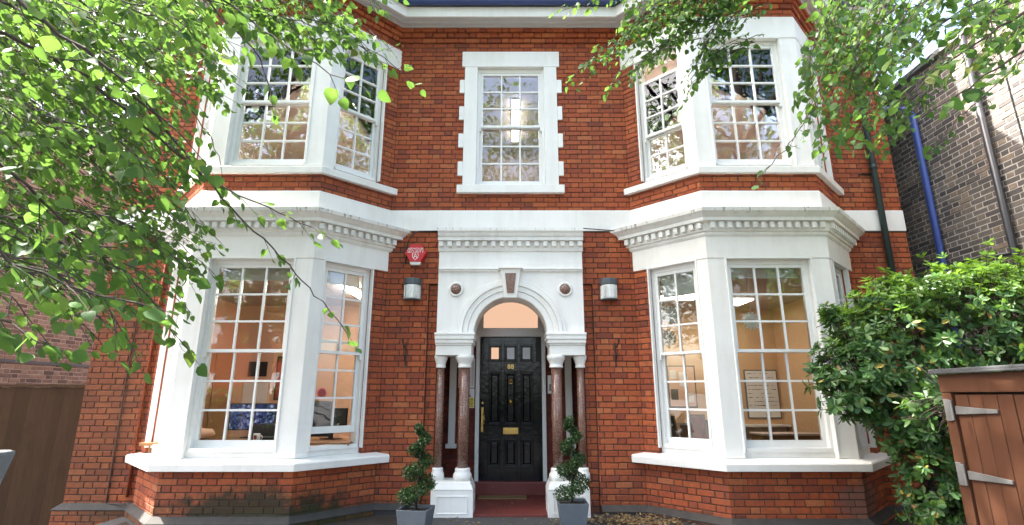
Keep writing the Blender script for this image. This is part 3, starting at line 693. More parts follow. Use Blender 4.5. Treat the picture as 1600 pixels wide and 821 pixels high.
for ci, (a, b) in enumerate(cols):
    for ri, (z0, z1) in enumerate(rows):
        m = MB(); w = .022
        for (p, q, r, s) in ((a, b, z0, z0+w), (a, b, z1-w, z1), (a, a+w, z0+w, z1-w), (b-w, b, z0+w, z1-w)): m.box(p, q, yb-.022, yb+.012, r, s)
        w2 = .042
        for (p, q, r, s) in ((a+w, b-w, z0+w, z0+w2), (a+w, b-w, z1-w2, z1-w), (a+w, a+w2, z0+w2, z1-w2), (b-w2, b-w, z0+w2, z1-w2)): m.box(p, q, yb-.010, yb+.012, r, s)
        m.build('panel_moulding', 'black_gloss', door, bevel=.005)
        if ri == 2: wb('door_light', a+w2, b-w2, yb+.003, yb+.010, z0+w2, z1-w2, 'peach_self_glow' if not ci else 'white_plastic', 0, door)  # one pane given its own glow in place of light indoors
        else:
            w3 = .06
            m = MB(); A = (a+w2, b-w2, z0+w2, z1-w2); B = (a+w3, b-w3, z0+w3, z1-w3)
            vs = [(A[0], yb+.009, A[2]), (A[1], yb+.009, A[2]), (A[1], yb+.009, A[3]), (A[0], yb+.009, A[3]), (B[0], yb-.001, B[2]), (B[1], yb-.001, B[2]), (B[1], yb-.001, B[3]), (B[0], yb-.001, B[3])]
            m.add(vs, [(4, 5, 6, 7), (0, 1, 5, 4), (1, 2, 6, 5), (2, 3, 7, 6), (3, 0, 4, 7)]); m.build('door_panel', 'black_gloss', door)
m = MB(); m.box(-.115, .115, yb-.02, yb-.011, .868, .962); m.box(-.09, .09, yb-.026, yb-.019, .885, .945); m.build('letter_plate', 'brass', door, bevel=.004)
m = MB(); m.lathe(0, 0, [(.04, 0), (.042, .006), (.03, .012), (.014, .016), (.014, .035), (.024, .045), (.026, .055), (.015, .066), (.001, .067)], 20); o = m.build('door_knob', 'brass', door, smooth=True); o.rotation_euler.x = math.pi/2; o.location = (0, yb-.012, 1.335)
m = MB(); m.lathe(0, 0, [(.036, 0), (.034, .014), (.016, .03), (.001, .034)], 16); m.tube([(.028*math.cos(a), .028*math.sin(a)-.025, .022) for a in [i*math.pi/6 for i in range(13)]], .007, 6); o = m.build('door_knocker', 'brass', door, smooth=True); o.rotation_euler.x = math.pi/2; o.location = (0, yb-.012, 1.66)
m = MB(); m.box(-.448, -.412, yb-.018, yb-.011, .90, 1.26); m.tube([(-.42, yb-.018, 1.16), (-.405, yb-.06, 1.14), (-.395, yb-.075, 1.08), (-.40, yb-.06, 1.02), (-.42, yb-.018, 1.0)], .009, 8); m.build('door_handle', 'brass', door, bevel=.003)
m = MB(); m.lathe(0, 0, [(.02, 0), (.02, .008), (.012, .012), (.001, .012)], 16); o = m.build('door_lock', 'brass', door, smooth=True); o.rotation_euler.x = math.pi/2; o.location = (-.43, yb-.012, 1.32)
put_text('88', .105, 'brass', door, (0, yb-.0135, 1.83), 'door_number')
m = MB(); m.box(.395, .476, yb-.05, yb-.013, 1.95, 2.30); m.build('door_closer', 'sign_black', door, bevel=.004)

# ------------------------------------------------------------------ rooms behind the windows
def room(x0, x1, y1, z0, z1, P, wall, base=None):
    base = base or ('mauve' if z0 > 3 else 'carpet')
    m = MB(); yf = .02
    m.quad((x0, y1, z0), (x1, y1, z0), (x1, y1, z1), (x0, y1, z1)); m.quad((x0, yf, z0), (x0, y1, z0), (x0, y1, z1), (x0, yf, z1)); m.quad((x1, y1, z0), (x1, yf, z0), (x1, yf, z1), (x1, y1, z1))
    if P:
        m.quad((x0, yf, z0), (x0, yf, z1), (P[0][0], yf, z1), (P[0][0], yf, z0)); m.quad((P[3][0], yf, z0), (P[3][0], yf, z1), (x1, yf, z1), (x1, yf, z0))
        under = Fr(P[1], P[2]); m.quad(under.p(0, -.25, z0), under.p(under.w, -.25, z0), under.p(under.w, -.25, z0+.5), under.p(0, -.25, z0+.5))
    m.build('room_wall', wall, house)
    poly = [(x0, y1), (x0, yf)]+([(p[0], p[1]+.12) for p in P] if P else [])+[(x1, yf), (x1, y1)]
    f = MB(); f.prism(poly, z0-.08, z0); f.build('room_floor', base, house)
    f = MB(); f.prism(poly, z1, z1+.08); f.build('room_ceiling', 'ceiling_paint', house)
room(-5.25, -1.2, 3.0, .15, 3.12, BL, 'peach'); room(1.2, 5.25, 3.4, .15, 3.12, BR, 'tan')
room(-5.25, -1.25, 4.0, 3.85, 6.5, BL, 'mauve'); room(1.25, 5.25, 4.0, 3.85, 6.5, BR, 'mauve'); room(-1.15, 1.15, 3.2, 3.85, 6.5, None, 'mauve')
def tube_lamp(label, x, y, z, lx, ly, em='tube_light', grp='fluorescent ceiling lights'):
    t = thing('ceiling_light', label, 'light', (x, y, z), grp)
    m = MB(); m.box(x-lx/2-.015, x+lx/2+.015, y-ly/2-.015, y+ly/2+.015, z-.035, z-.001); m.build('housing', 'white_plastic', t, bevel=.004)
    m = MB(); m.box(x-lx/2, x+lx/2, y-ly/2, y+ly/2, z-.06, z-.036); m.build('tube', em, t)
tube_lamp('lit strip light on ceiling of the peach office with the monitors', -2.55, 1.25, 3.12, .16, 1.35)
tube_lamp('lit square ceiling panel behind the hanging paper rosette', 3.95, 2.3, 3.12, .62, .62, 'panel_light')
tube_lamp('lit square ceiling panel above the notice board', 2.9, 1.75, 3.12, .62, .62, 'panel_light')
tube_lamp('lit long strip light on the landing ceiling behind the quoined window', 0.08, 1.9, 6.5, .12, 1.5, 'landing_light')
tube_lamp('lit strip light in upper room of the bay above the office', -2.7, 1.2, 6.5, 1.3, .14, 'upper_light')
tube_lamp('lit strip light in upper room of the bay beside the blue gutter', 2.75, 1.2, 6.5, .14, 1.3, 'upper_light')
# office on the left
def part(nm, mat, par, *boxes, b=.003):
    m = MB()
    for q in boxes: m.box(*q)
    return m.build(nm, mat, par, bevel=b)
t = thing('desk', 'wooden office desk behind the open sash of the left bay', 'desk', (-3.0, .6, .15))
part('desk_top', 'oak', t, (-4.6, -2.0, -.25, .75, .83, .865))
for x in (-4.5, -2.1):
    part('leg', 'oak', t, (x-.04, x+.04, -.15, .65, .15, .829))
part('drawer_unit', 'oak', t, (-4.4, -3.9, .05, .6, .2, .828))
def monitor(label, x, y, z, w, h, rz, pic, tilt=0):
    t = thing('monitor', label, 'monitor', (x, y, z)); 
    def r(m, nm, mat):
        o = m.build(nm, mat, t, bevel=.004); o.location = (0, 0, 0); return o
    m = MB(); m.box(-w/2, w/2, -.025, .02, .1, .1+h); o = r(m, 'screen_case', 'dark_plastic')
    m = MB(); m.box(-w/2+.015, w/2-.015, -.028, -.0255, .115, .085+h); r(m, 'screen', pic)
    m = MB(); m.box(-.03, .03, .0, .03, .008, .2); m.box(-.12, .12, -.08, .1, 0, .012); r(m, 'stand', 'dark_plastic')
    t.rotation_euler = (tilt, 0, rz); return t
monitor('wide monitor showing a grid of camera pictures on the office desk', -3.62, .58, .866, .62, .36, .12, 'monitor_picture')
monitor('black monitor seen from behind at the inner pane of the office window', -2.42, .35, .866, .42, .3, 2.9, 'dark_plastic')
monitor('small tilted black screen on an arm beside the office window', -1.95, .55, .98, .2, .3, -.25, 'dark_plastic', -.15)
t = thing('mug', 'white mug with red pattern on the office desk', 'mug', (-3.21, -.12, .866))
m = MB(); m.lathe(0, 0, [(.036, 0), (.04, .005), (.041, .1), (.037, .1), (.036, .01), (.001, .01)], 20); o = m.build('mug_body', 'white_plastic', t, smooth=True); o.location = (0, 0, 0)
m = MB(); m.lathe(0, 0, [(.0415, .03), (.0418, .08)], 14, a0=-2.2, a1=-1.2); o = m.build('mug_pattern', 'poster_red', t, smooth=True); o.location = (0, 0, 0)
m = MB(); m.tube([(.04, 0, .08), (.065, 0, .075), (.07, 0, .05), (.06, 0, .025), (.04, 0, .02)], .006, 6); o = m.build('mug_handle', 'white_plastic', t, smooth=True); o.location = (0, 0, 0)
t = thing('office_chair', 'black office chair pushed up to the desk with the monitors', 'chair', (-3.05, 1.25, .15))
m = MB(); m.box(-3.3, -2.8, 1.4, 1.47, .75, 1.35); m.build('backrest', 'dark_plastic', t, bevel=.03)
m = MB(); m.box(-3.3, -2.8, 1.0, 1.45, .6, .68); m.build('seat', 'dark_plastic', t, bevel=.03)
m = MB(); m.tube([(-3.05, 1.25, .2), (-3.05, 1.25, .6)], .03); m.build('column', 'dark_plastic', t)
for k in range(5): m = MB(); a = k*1.2566; m.tube([(-3.05, 1.25, .22), (-3.05+.28*math.cos(a), 1.25+.28*math.sin(a), .18)], .02); m.build('leg', 'dark_plastic', t)
t = thing('wardrobe', 'tall oak cupboard with two doors in the corner of the office', 'cupboard', (-5.0, 1.45, .15))
part('carcass', 'oak', t, (-5.23, -4.75, .9, 2.0, .16, 2.15)); part('cupboard_door', 'oak', t, (-4.749, -4.73, .92, 1.44, .2, 2.1)); part('cupboard_door', 'oak', t, (-4.749, -4.73, 1.46, 1.98, .2, 2.1))
part('handle', 'galvanised', t, (-4.729, -4.71, 1.40, 1.42, 1.1, 1.25))
t = thing('printer', 'black box-shaped printer on the office desk beside the mug', 'printer', (-3.2, .3, .866)); part('body', 'dark_plastic', t, (-3.42, -3.0, .12, .5, .866, 1.06), b=.02); part('paper_tray', 'grey_plastic', t, (-3.37, -3.05, .05, .119, .90, .92))
t = thing('plastic_bag', 'crumpled pale plastic bag lying on the desk by the cupboard', 'bag', (-4.15, .15, .866)); m = MB(); Rb = random.Random(2)
m.lathe(0, 0, [(.05, 0), (.17, .02), (.2, .07), (.15, .13), (.07, .16), (.001, .17)], 14, 1.3, .8); m.v = [(x+Rb.uniform(-.02, .02), y+Rb.uniform(-.02, .02), max(0, z+Rb.uniform(-.015, .015))) for x, y, z in m.v]; o = m.build('bag', 'peach', t, smooth=True); o.location = (0, 0, 0)
def wallpic(nm, label, cat, x0, x1, y, z0, z1, fm, pm, extra=None):
    t = thing(nm, label, cat, ((x0+x1)/2, y, z0)); part('frame', fm, t, (x0, x1, y-.02, y-.002, z0, z1)); part('picture', pm, t, (x0+.025, x1-.025, y-.023, y-.0205, z0+.025, z1-.025)); return t
wallpic('poster', 'tall framed dark poster on the office back wall', 'poster', -4.42, -4.0, 3.0, 1.35, 2.15, 'sign_black', 'poster_red')
wallpic('wall_screen', 'small black screen on the office wall above the monitor', 'screen', -4.95, -4.6, 3.0, 1.78, 2.05, 'dark_plastic', 'dark_plastic')
wallpic('wall_notice', 'pale notice sheets pinned on the office wall under the black screen', 'notice', -5.0, -4.55, 3.0, 1.25, 1.66, 'paper', 'paper')
m = MB(); F3 = Fr(BL[2], BL[3]); u, z = F3.w-CU1+.17, 1.46
t = thing('window_sticker', 'round pink sticker on the canted pane of the left bay', 'sticker', F3.p(u, -.16, z))
ang = math.atan2(F3.u.y, F3.u.x)
for nm, r, d, mt in (('disc', .062, -.1415, 'pink_plastic'), ('ring', .047, -.1400, 'poster_red')):
    m = MB(); m.lathe(0, 0, [(r*.55 if nm == 'ring' else .001, 0), (r, 0), (r, .002), (r*.55 if nm == 'ring' else .001, .002)], 28); o = m.build(nm, mt, t); o.location = Vector(F3.p(u, d, z))-t.location; o.rotation_euler = (math.pi/2, 0, ang)
# classroom on the right
t = wallpic('whiteboard', 'whiteboard with handwritten notes on the tan back wall', 'whiteboard', 4.55, 5.2, 3.4, 1.0, 1.92, 'galvanised', 'paper')
m = MB(); R2 = random.Random(3)
for r in range(9):
    x = 4.6; z = 1.84-r*.075
    while x < 5.1:
        w = R2.uniform(.02, .08)
        if R2.random() < .75: m.box(x, x+w*.8, 3.4-.0265, 3.4-.0232, z+R2.uniform(-.004, .004), z+.006+R2.uniform(0, .004))
        x += w*.8+.008
m.build('handwriting', 'sign_black', t)
t = wallpic('notice_board', 'black notice board with pinned papers on the tan back wall', 'notice board', 3.05, 3.6, 3.4, 1.2, 2.0, 'sign_black', 'peach')
for (x, z, w, h) in ((3.1, 1.75, .12, .16), (3.28, 1.6, .16, .28), (3.1, 1.35, .14, .2), (3.42, 1.3, .12, .18)): part('sheet', 'paper' if w != .14 else 'poster_dark', t, (x, x+w, 3.4-.028, 3.4-.0238, z, z+h))
t = thing('wall_shelf', 'white ledge running along the tan wall under the whiteboard', 'shelf', (4.3, 3.3, .9)); part('ledge', 'white_plastic', t, (3.7, 5.24, 3.15, 3.399, .86, .9)); part('apron', 'mauve', t, (3.75, 5.23, 3.3, 3.398, .3, .859))
t = thing('low_table', 'low wooden table with stacked picture frames in right bay', 'table', (2.7, .6, .15)); part('table_top', 'oak', t, (2.0, 3.5, .3, 1.0, .76, .8))
for x in (2.05, 3.45):
    for y in (.35, .95): part('leg', 'oak', t, (x-.03, x+.03, y-.03, y+.03, .15, .759))
for i, (x, y, w, h, rz, mt, lb) in enumerate(((2.2, .55, .32, .36, .3, 'oak', 'pale wooden picture frame leaning at the end of the low table'), (2.45, .6, .2, .26, -.2, 'paper', 'small cream canvas leaning between the wooden frames'), (2.62, .5, .25, .38, .15, 'oak', 'tall wooden frame standing in the middle of the low table'), (2.9, .6, .3, .3, -.1, 'poster_dark', 'dark square picture propped on the low table'), (3.15, .5, .22, .34, .25, 'oak', 'narrow wooden frame at the window end of the low table'))):
    t = thing('picture_frame', lb, 'picture', (x, y, .801))
    m = MB(); w2 = .03
    for q in ((-w/2, w/2, -.01, .01, 0, w2), (-w/2, w/2, -.01, .01, h-w2, h), (-w/2, -w/2+w2, -.0095, .0095, w2, h-w2), (w/2-w2, w/2, -.0095, .0095, w2, h-w2)): m.box(*q)
    o = m.build('frame', mt, t); o.location = (0, 0, 0); m = MB(); m.box(-w/2+w2, w/2-w2, .0, .008, w2, h-w2); o = m.build('picture', ('poster_dark', 'oak', 'poster_red', 'oak', 'poster_dark')[i], t); o.location = (0, 0, 0)
    t.rotation_euler = (-.22, 0, rz)
t = thing('play_kitchen', 'low cupboard with patterned front in right bay room', 'cupboard', (4.4, 1.6, .15)); part('cabinet', 'oak', t, (3.95, 4.95, 1.5, 1.95, .16, .82)); part('patterned_front', 'poster_dark', t, (4.0, 4.9, 1.49, 1.4999, .3, .72)); part('cabinet_top', 'mauve', t, (3.93, 4.97, 1.48, 1.97, .821, .85))
def rosette(label, x, y, z, r):
    t = thing('paper_rosette', label, 'ornament', (x, y, z), 'hanging paper rosettes'); m = MB()
    for k in range(14):
        a = k*2*math.pi/14; m.add([(0, -.004*(k % 2), 0), (r*math.cos(a-.17), .012, r*math.sin(a-.17)), (r*1.12*math.cos(a), -.006, r*1.12*math.sin(a)), (r*math.cos(a+.17), .012, r*math.sin(a+.17))], [(0, 1, 2, 3)])
    m.lathe(0, 0, [(r*.8, 0), (r*.8, .003), (.001, .003)], 20); m.v[56:] = [(x, z_+.006, y) for x, y, z_ in m.v[56:]]
    o = m.build('petals', 'white_plastic', t); o.location = (0, 0, 0)
    m = MB(); m.tube([(0, 0, r), (0, 0, 3.12-z)], .0025, 5); o = m.build('string', 'paper', t); o.location = (0, 0, 0)
rosette('round pleated paper rosette hanging behind front pane of the right bay', 3.32, .1, 2.43, .115)
rosette('round pleated paper rosette hanging in the canted window of the right bay', 2.20, .05, 2.5, .125)
rosette('lower pale paper rosette on the longer string in canted window', 2.22, .35, 2.22, .11)

# ------------------------------------------------------------------ neighbouring houses
XN = 6.2
nr = thing('neighbour_house', 'dark stock brick side wall of the neighbouring house with blue downpipe', 'house', (XN, 2, 0))
FR_ = Fr((XN, 8.0), (XN, -3.0)); NZ = 6.2
bk = lay(FR_, 1.8, NZ)
brickwork([b for b in bk if b[1] > 4.0], 'stock_brick_dark', nr, 300, hidden=lambda x, y: y > 400)
m = MB(); core(m, FR_, -.3, NZ, d=-.0045); m.build('mortar_bed', 'mortar_pale', nr)
m = MB(); m.box(XN+.05, 13, -2.99, 8, -.3, NZ-.01); m.build('wall_mass', 'stock_brick_dark', nr)
m = MB(); m.box(XN-.06, 13, -3.1, 8.1, NZ, NZ+.08); m.build('coping', 'concrete', nr, bevel=.01)
m = MB(); m.add([(XN+.1, -3, NZ+.08), (13, -3, NZ+.08), (13, 8, NZ+.08), (XN+.1, 8, NZ+.08), (9.8, 1, NZ+2.0), (9.8, 5, NZ+2.0)], [(0, 1, 4), (1, 2, 5, 4), (2, 3, 5), (3, 0, 4, 5)]); m.build('roof', 'slate', nr)
def pipe(par, nm, mat, pts, r, cl=()):
    m = MB(); m.tube(pts, r, 14); p = m.build(nm, mat, par, smooth=True)
    for z, x, y in cl:
        m = MB(); m.tube([(x, y, z-.03), (x, y, z+.03)], r*1.28, 14); m.tube([(x, y, z), (x+.11, y-.05, z)], .016, 6); m.build('pipe_clip', mat, p)
px_ = XN-.09; py_ = .10
pipe(nr, 'downpipe', 'blue_paint', [(px_, .7, 6.02), (px_, .4, 5.85), (px_, .16, 5.7), (px_, py_, 5.58), (px_, py_, .0)], .046, [(4.4, px_, py_), (3.5, px_, py_), (5.2, px_, py_), (2.6, px_, py_)])
pipe(nr, 'soil_pipe', 'black_pipe', [(px_+.01, -.95, 6.15), (px_+.01, -.95, 0)], .04, [(4.6, px_+.01, -.95), (3.9, px_+.01, -.95), (3.2, px_+.01, -.95)])
pipe(nr, 'waste_pipe', 'black_pipe', [(px_+.02, -.95, 3.12), (px_+.02, -.3, 3.18), (px_+.02, .4, 3.22)], .022)
m = MB(); m.tube([(XN-.01, -1.3, 6.1), (XN-.01, -1.33, 3.2)], .007, 6); m.build('cable', 'sign_black', nr)
nl = thing('neighbour_house', 'pinkish brown brick side wall with white eaves behind the dark fence', 'house', (-8.6, 2, 0))
FL_ = Fr((-8.6, -.6), (-8.6, 9)); LZ = 5.95
brickwork(lay(FL_, .9, LZ), 'stock_brick_pink', nl, 300, hidden=lambda x, y: y > 610 or x > 215)
m = MB(); core(m, FL_, -.5, LZ, d=-.0045); m.build('mortar_bed', 'mortar_pale', nl)
m = MB(); m.box(-15, -8.65, -.59, 9, -.5, LZ-.01); m.build('wall_mass', 'stock_brick_pink', nl)
m = MB(); m.box(-8.61, -8.585, -.6, 9, 1.98, 2.03); m.build('damp_course', 'slate', nl)
m = MB(); m.box(-8.64, -8.25, -.9, 9.2, LZ, LZ+.04); m.box(-8.27, -8.24, -.9, 9.2, LZ+.041, LZ+.28); m.box(-8.6, -8.5, -.7, 9.1, LZ-.18, LZ-.001); m.build('eaves', 'white_paint', nl, bevel=.01)
m = MB(); m.tube([(-8.19, -.9, LZ+.26), (-8.19, 9.2, LZ+.30)], .06, 10); m.build('gutter', 'black_pipe', nl, smooth=True)
m = MB(); m.add([(-8.22, -.95, LZ+.3), (-8.22, 9.2, LZ+.3), (-11.8, 9.2, LZ+3.4), (-11.8, -.95, LZ+3.4), (-15.4, -.95, LZ+.3), (-15.4, 9.2, LZ+.3)], [(0, 1, 2, 3), (3, 2, 5, 4), (0, 3, 4)])
m.build('roof', 'slate', nl)
for y in (1.6, 3.4):
    m = MB()
    def rp(y_, k, h): return (-8.5-k*.76+h*.65, y_, LZ+.54+k*.66+h*.76)
    m.add([rp(y, .2, .06), rp(y+.8, .2, .06), rp(y+.8, 1.2, .06), rp(y, 1.2, .06)], [(0, 1, 2, 3)])
    m.build('skylight', 'blind', nl)

# ------------------------------------------------------------------ fence, bin store, gate pier
fn = thing('fence', 'tall dark brown close-board fence between the two houses', 'fence', (-7.1, .5, -.34))
x = -5.625; i = 0
while x > -8.5:
    m = MB(); w = .135; yo = RN.uniform(-.004, .004); sl = RN.uniform(-.006, .006); zt = 1.545+RN.uniform(-.004, .004)
    m.hexa([(x-w, .46+yo, -.4), (x, .474+yo, -.4), (x, .49+yo, -.4), (x-w, .484+yo, -.4), (x-w+sl, .46+yo, zt), (x+sl, .474+yo, zt), (x+sl, .49+yo, zt), (x-w+sl, .484+yo, zt)])
    m.build('board', 'fence_wood', fn, bevel=.003); x -= .118
part('capping_rail', 'fence_wood', fn, (-8.55, -5.61, .44, .51, 1.552, 1.585))
for z in (.1, 1.2): part('rail', 'fence_wood', fn, (-8.55, -5.61, .495, .55, z, z+.09))
sx = 2.74
sh = thing('bin_store', 'brown painted timber bin store with felt roof and strap hinges', 'shed', (sx+.5, -4.6, 0))
y0, y1 = -5.9, -3.70
part('back_panel', 'shed_paint', sh, (sx+.03, sx+1.0, y1-.02, y1, .02, 1.46)); part('side_panel', 'shed_paint', sh, (sx+.97, sx+1.0, y0, y1-.021, .02, 1.46)); part('corner_post', 'shed_paint', sh, (sx-.012, sx+.06, y1-.06, y1+.012, 0, 1.455), b=.004)
part('lintel_board', 'shed_paint', sh, (sx-.016, sx+.02, y0, y1+.014, 1.456, 1.565)); part('end_board', 'shed_paint', sh, (sx+.021, sx+1.0, y1-.02, y1+.014, 1.461, 1.565))
m = MB(); m.hexa([(sx-.07, y0, 1.566), (sx+1.08, y0, 1.62), (sx+1.08, y1+.05, 1.62), (sx-.045, y1+.05, 1.566), (sx-.045, y0, 1.598), (sx+1.08, y0, 1.652), (sx+1.08, y1+.05, 1.652), (sx-.045, y1+.05, 1.598)]); m.build('roof', 'roof_felt', sh, bevel=.008)
y = y1-.068; k = 0
dr = part('door_back', 'sign_black', sh, (sx+.018, sx+.03, y0, y1-.06, .05, 1.44))
while y > y0:
    m = MB(); w = .098; dx = RN.uniform(0, .003); m.box(sx-.004+dx, sx+.016+dx, y-w, y-.004, .04, 1.443); m.build('board', 'shed_paint', sh, bevel=.004); y -= w
for z, nm in ((1.35, 0), (.98, 1), (.45, 2)):
    m = MB(); m.hexa([(sx-.016, y1-.36, z-.010), (sx-.016, y1-.075, z-.025), (sx-.006, y1-.075, z-.025), (sx-.006, y1-.36, z-.010), (sx-.016, y1-.36, z+.010), (sx-.016, y1-.075, z+.025), (sx-.006, y1-.075, z+.025), (sx-.006, y1-.36, z+.010)])
    m.box(sx-.024, sx-.013, y1-.045, y1-.005, z-.065, z+.065); m.tube([(sx-.024, y1-.06, z-.06), (sx-.024, y1-.06, z+.06)], .009, 8)
    h = m.build('strap_hinge', 'galvanised', sh, bevel=.002)
    m = MB()
    for q in range(4): m.lathe(sx-.016, y1-.1-q*.075, [(.006, z), (.006, z+.004)], 8)
    m.build('screw', 'black_iron', h)
gp_ = thing('gate_pier', 'weathered grey concrete pier with broken capstone by the left boundary', 'pier', (-3.4, -3.9, 0))
m = MB(); c0 = at(31, 702, -3.82); xr = c0.x; zt = c0.z
m.hexa([(xr-.75, -4.25, zt-.30), (xr-.05, -4.2, zt-.29), (xr-.055, -3.85, zt-.28), (xr-.75, -3.8, zt-.29), (xr-.75, -4.28, zt-.01), (xr+.0, -4.25, zt), (xr+.0, -3.82, zt), (xr-.75, -3.80, zt)])
o = m.build('capstone', 'concrete', gp_, bevel=.025)
m = MB(); m.box(xr-.68, xr-.20, -4.2, -3.9, -.1, zt-.30); m.build('shaft', 'concrete', gp_, bevel=.015)

# ------------------------------------------------------------------ small things on the front wall
for s, lb in ((-1, 'rectangular bulkhead wall lamp with grey hood under the red alarm box'), (1, 'rectangular bulkhead wall lamp with grey hood on the plain brick beside the porch')):
    x = 1.345*s; t = thing('wall_lamp', lb, 'lamp', (x, 0, 2.69), 'bulkhead lamps by the porch')
    def L(m, nm, mat, b=.006, smooth=False): o = m.build(nm, mat, t, bevel=b, smooth=smooth); return o
    m = MB(); m.box(x-.12, x+.12, -.03, -.001, 2.70, 2.96); L(m, 'back_plate', 'grey_plastic')
    def dprof(r, yb, n=10): return [(x+r*math.sin(a)*1.0, yb-.13*math.cos(a)) for a in [-math.pi/2+i*math.pi/n for i in range(n+1)]]
    m = MB(); m.prism(dprof(.128, -.03)[::1], 2.895, 2.985); L(m, 'hood', 'grey_plastic', .012)
    m = MB(); m.prism([(p[0]*1, p[1]+.006) for p in dprof(.115, -.03)], 2.705, 2.8945); L(m, 'diffuser', 'lamp_glass', .008)
    m = MB(); m.prism(dprof(.122, -.03), 2.69, 2.7045); L(m, 'rim', 'grey_plastic', .003)
    m = MB()
    for k in range(5): m.box(x-.085+k*.04, x-.078+k*.04, -.163, -.12, 2.72, 2.88)
    L(m, 'prism_rib', 'lamp_glass', .002)
for s, lb in ((-1, 'black iron basket bracket on brick below the alarm and lamp'), (1, 'black iron basket bracket on brick near the right bay')):
    x = s*1.40; t = thing('basket_bracket', lb, 'bracket', (x, 0, 1.82), 'hanging basket brackets')
    m = MB(); m.tube([(x, -.012, 2.12), (x, -.012, 1.82)], .009, 8); m.build('back_bar', 'black_iron', t)
    m = MB(); m.tube([(x, -.012, 2.05), (x, -.12, 2.06), (x+.005, -.22, 2.09), (x+.005, -.25, 2.12)], .008, 8); m.tube([(x, -.012, 1.88), (x, -.06, 1.9), (x, -.12, 1.96), (x, -.15, 2.04), (x, -.17, 2.07)], .006, 8); m.build('arm', 'black_iron', t)
    m = MB(); m.lathe(x+.005, -.25, [(.001, 2.11), (.016, 2.12), (.018, 2.135), (.001, 2.15)], 12); m.build('finial', 'black_iron', t); m = MB(); m.lathe(x, -.014, [(.012, 1.80), (.014, 1.815), (.001, 1.825)], 10); m.build('finial', 'galvanised' if s < 0 else 'black_iron', t)
# alarm box
ax, az = -1.315, 3.325
t = thing('alarm_box', 'red hexagonal burglar alarm box with white lettering above the left lamp', 'alarm', (ax, 0, 3.2))
hexp = [(-.075, .15), (.075, .15), (.155, .03), (.075, -.11), (-.075, -.11), (-.155, .03)]
m = MB(); vs = [(ax+x, -.005, az+z) for x, z in hexp]+[(ax+x*.98, -.075, az+z*.98) for x, z in hexp]+[(ax+x*.88, -.095, az+z*.88) for x, z in hexp]
m.add(vs, [tuple(range(12, 18))[::-1]]+[(i, (i+1) % 6, (i+1) % 6+6, i+6) for i in range(6)]+[(i+6, (i+1) % 6+6, (i+1) % 6+12, i+12) for i in range(6)]); m.build('cover', 'red_plastic', t, bevel=.006)
m = MB(); m.hexa([(ax-.065, -.085, az-.145), (ax+.065, -.085, az-.145), (ax+.065, -.01, az-.145), (ax-.065, -.01, az-.145), (ax-.078, -.09, az-.105), (ax+.078, -.09, az-.105), (ax+.078, -.01, az-.105), (ax-.078, -.01, az-.105)]); m.build('strobe', 'lamp_glass', t, bevel=.004)
put_text('ARMOUR', .046, 'white_plastic', t, (ax, -.0965, az+.062), sx=1.15); put_text('SECURITY', .046, 'white_plastic', t, (ax, -.0965, az+.022), sx=1.12)
m = MB(); em = lambda pts, w: [m.tube([(ax+a[0], -.0965, az+a[1]), (ax+b[0], -.0965, az+b[1])], w, 5) for a, b in zip(pts, pts[1:])]
em([(-.042, .008), (-.036, -.045), (0, -.078), (.036, -.045), (.042, .008)], .0042); em([(-.026, -.062), (0, .012), (.026, -.062)], .0042); em([(-.016, -.035), (.016, -.035)], .0035); em([(-.042, .008), (-.018, .004)], .004); em([(.042, .008), (.018, .004)], .004)
m.build('shield_emblem', 'white_plastic', t)
# notices in the porch
t = thing('porch_notice', 'white framed notice on dark brick beside the front door', 'notice', (-.66, 1.15, 1.55)); part('frame', 'white_plastic', t, (-.80, -.555, 1.125, 1.149, 1.545, 1.985)); part('sheet', 'paper', t, (-.785, -.57, 1.1225, 1.1247, 1.56, 1.97)); part('edge', 'grey_plastic', t, (-.582, -.576, 1.121, 1.1224, 1.58, 1.95))
t = thing('warning_sign', 'white and yellow warning sign with black triangle below the porch notice', 'sign', (-.66, 1.15, 1.25)); part('plate', 'white_plastic', t, (-.79, -.553, 1.135, 1.149, 1.25, 1.535)); part('yellow_field', 'yellow_sign', t, (-.782, -.561, 1.1335, 1.1349, 1.258, 1.40))
m = MB(); m.add([(-.72, 1.1342, 1.41), (-.60, 1.1342, 1.41), (-.66, 1.1342, 1.52)], [(0, 1, 2)]); m.build('triangle', 'sign_black', t)
m = MB(); m.add([(-.70, 1.1338, 1.42), (-.62, 1.1338, 1.42), (-.66, 1.1338, 1.495)], [(0, 1, 2)]); m.build('triangle_field', 'yellow_sign', t)
m = MB(); m.box(-.664, -.656, 1.132, 1.1337, 1.44, 1.475); m.box(-.664, -.656, 1.132, 1.1337, 1.426, 1.434); m.build('exclamation', 'sign_black', t)
put_text('WARNING', .042, 'sign_black', t, (-.671, 1.1332, 1.36)); 
m = MB(); 
for k in range(4): m.box(-.76, -.585+.02*(k % 2), 1.1325, 1.1334, 1.337-k*.022, 1.343-k*.022)
m.build('small_print', 'sign_black', t)
t = thing('entry_phone', 'slim white door entry panel on dark brick right of the door', 'entry phone', (.6, 1.15, 1.46)); part('case', 'white_plastic', t, (.565, .645, 1.11, 1.149, 1.46, 1.73)); part('plate', 'galvanised', t, (.585, .625, 1.107, 1.1099, 1.5, 1.6)); part('rim', 'grey_plastic', t, (.56, .65, 1.13, 1.1495, 1.45, 1.4595))
tag(part('doormat', 'coir', None, (-.46, .23, .80, 1.03, .0285, .042)), 'thin brown coir doormat on red step below the black door', 'doormat')

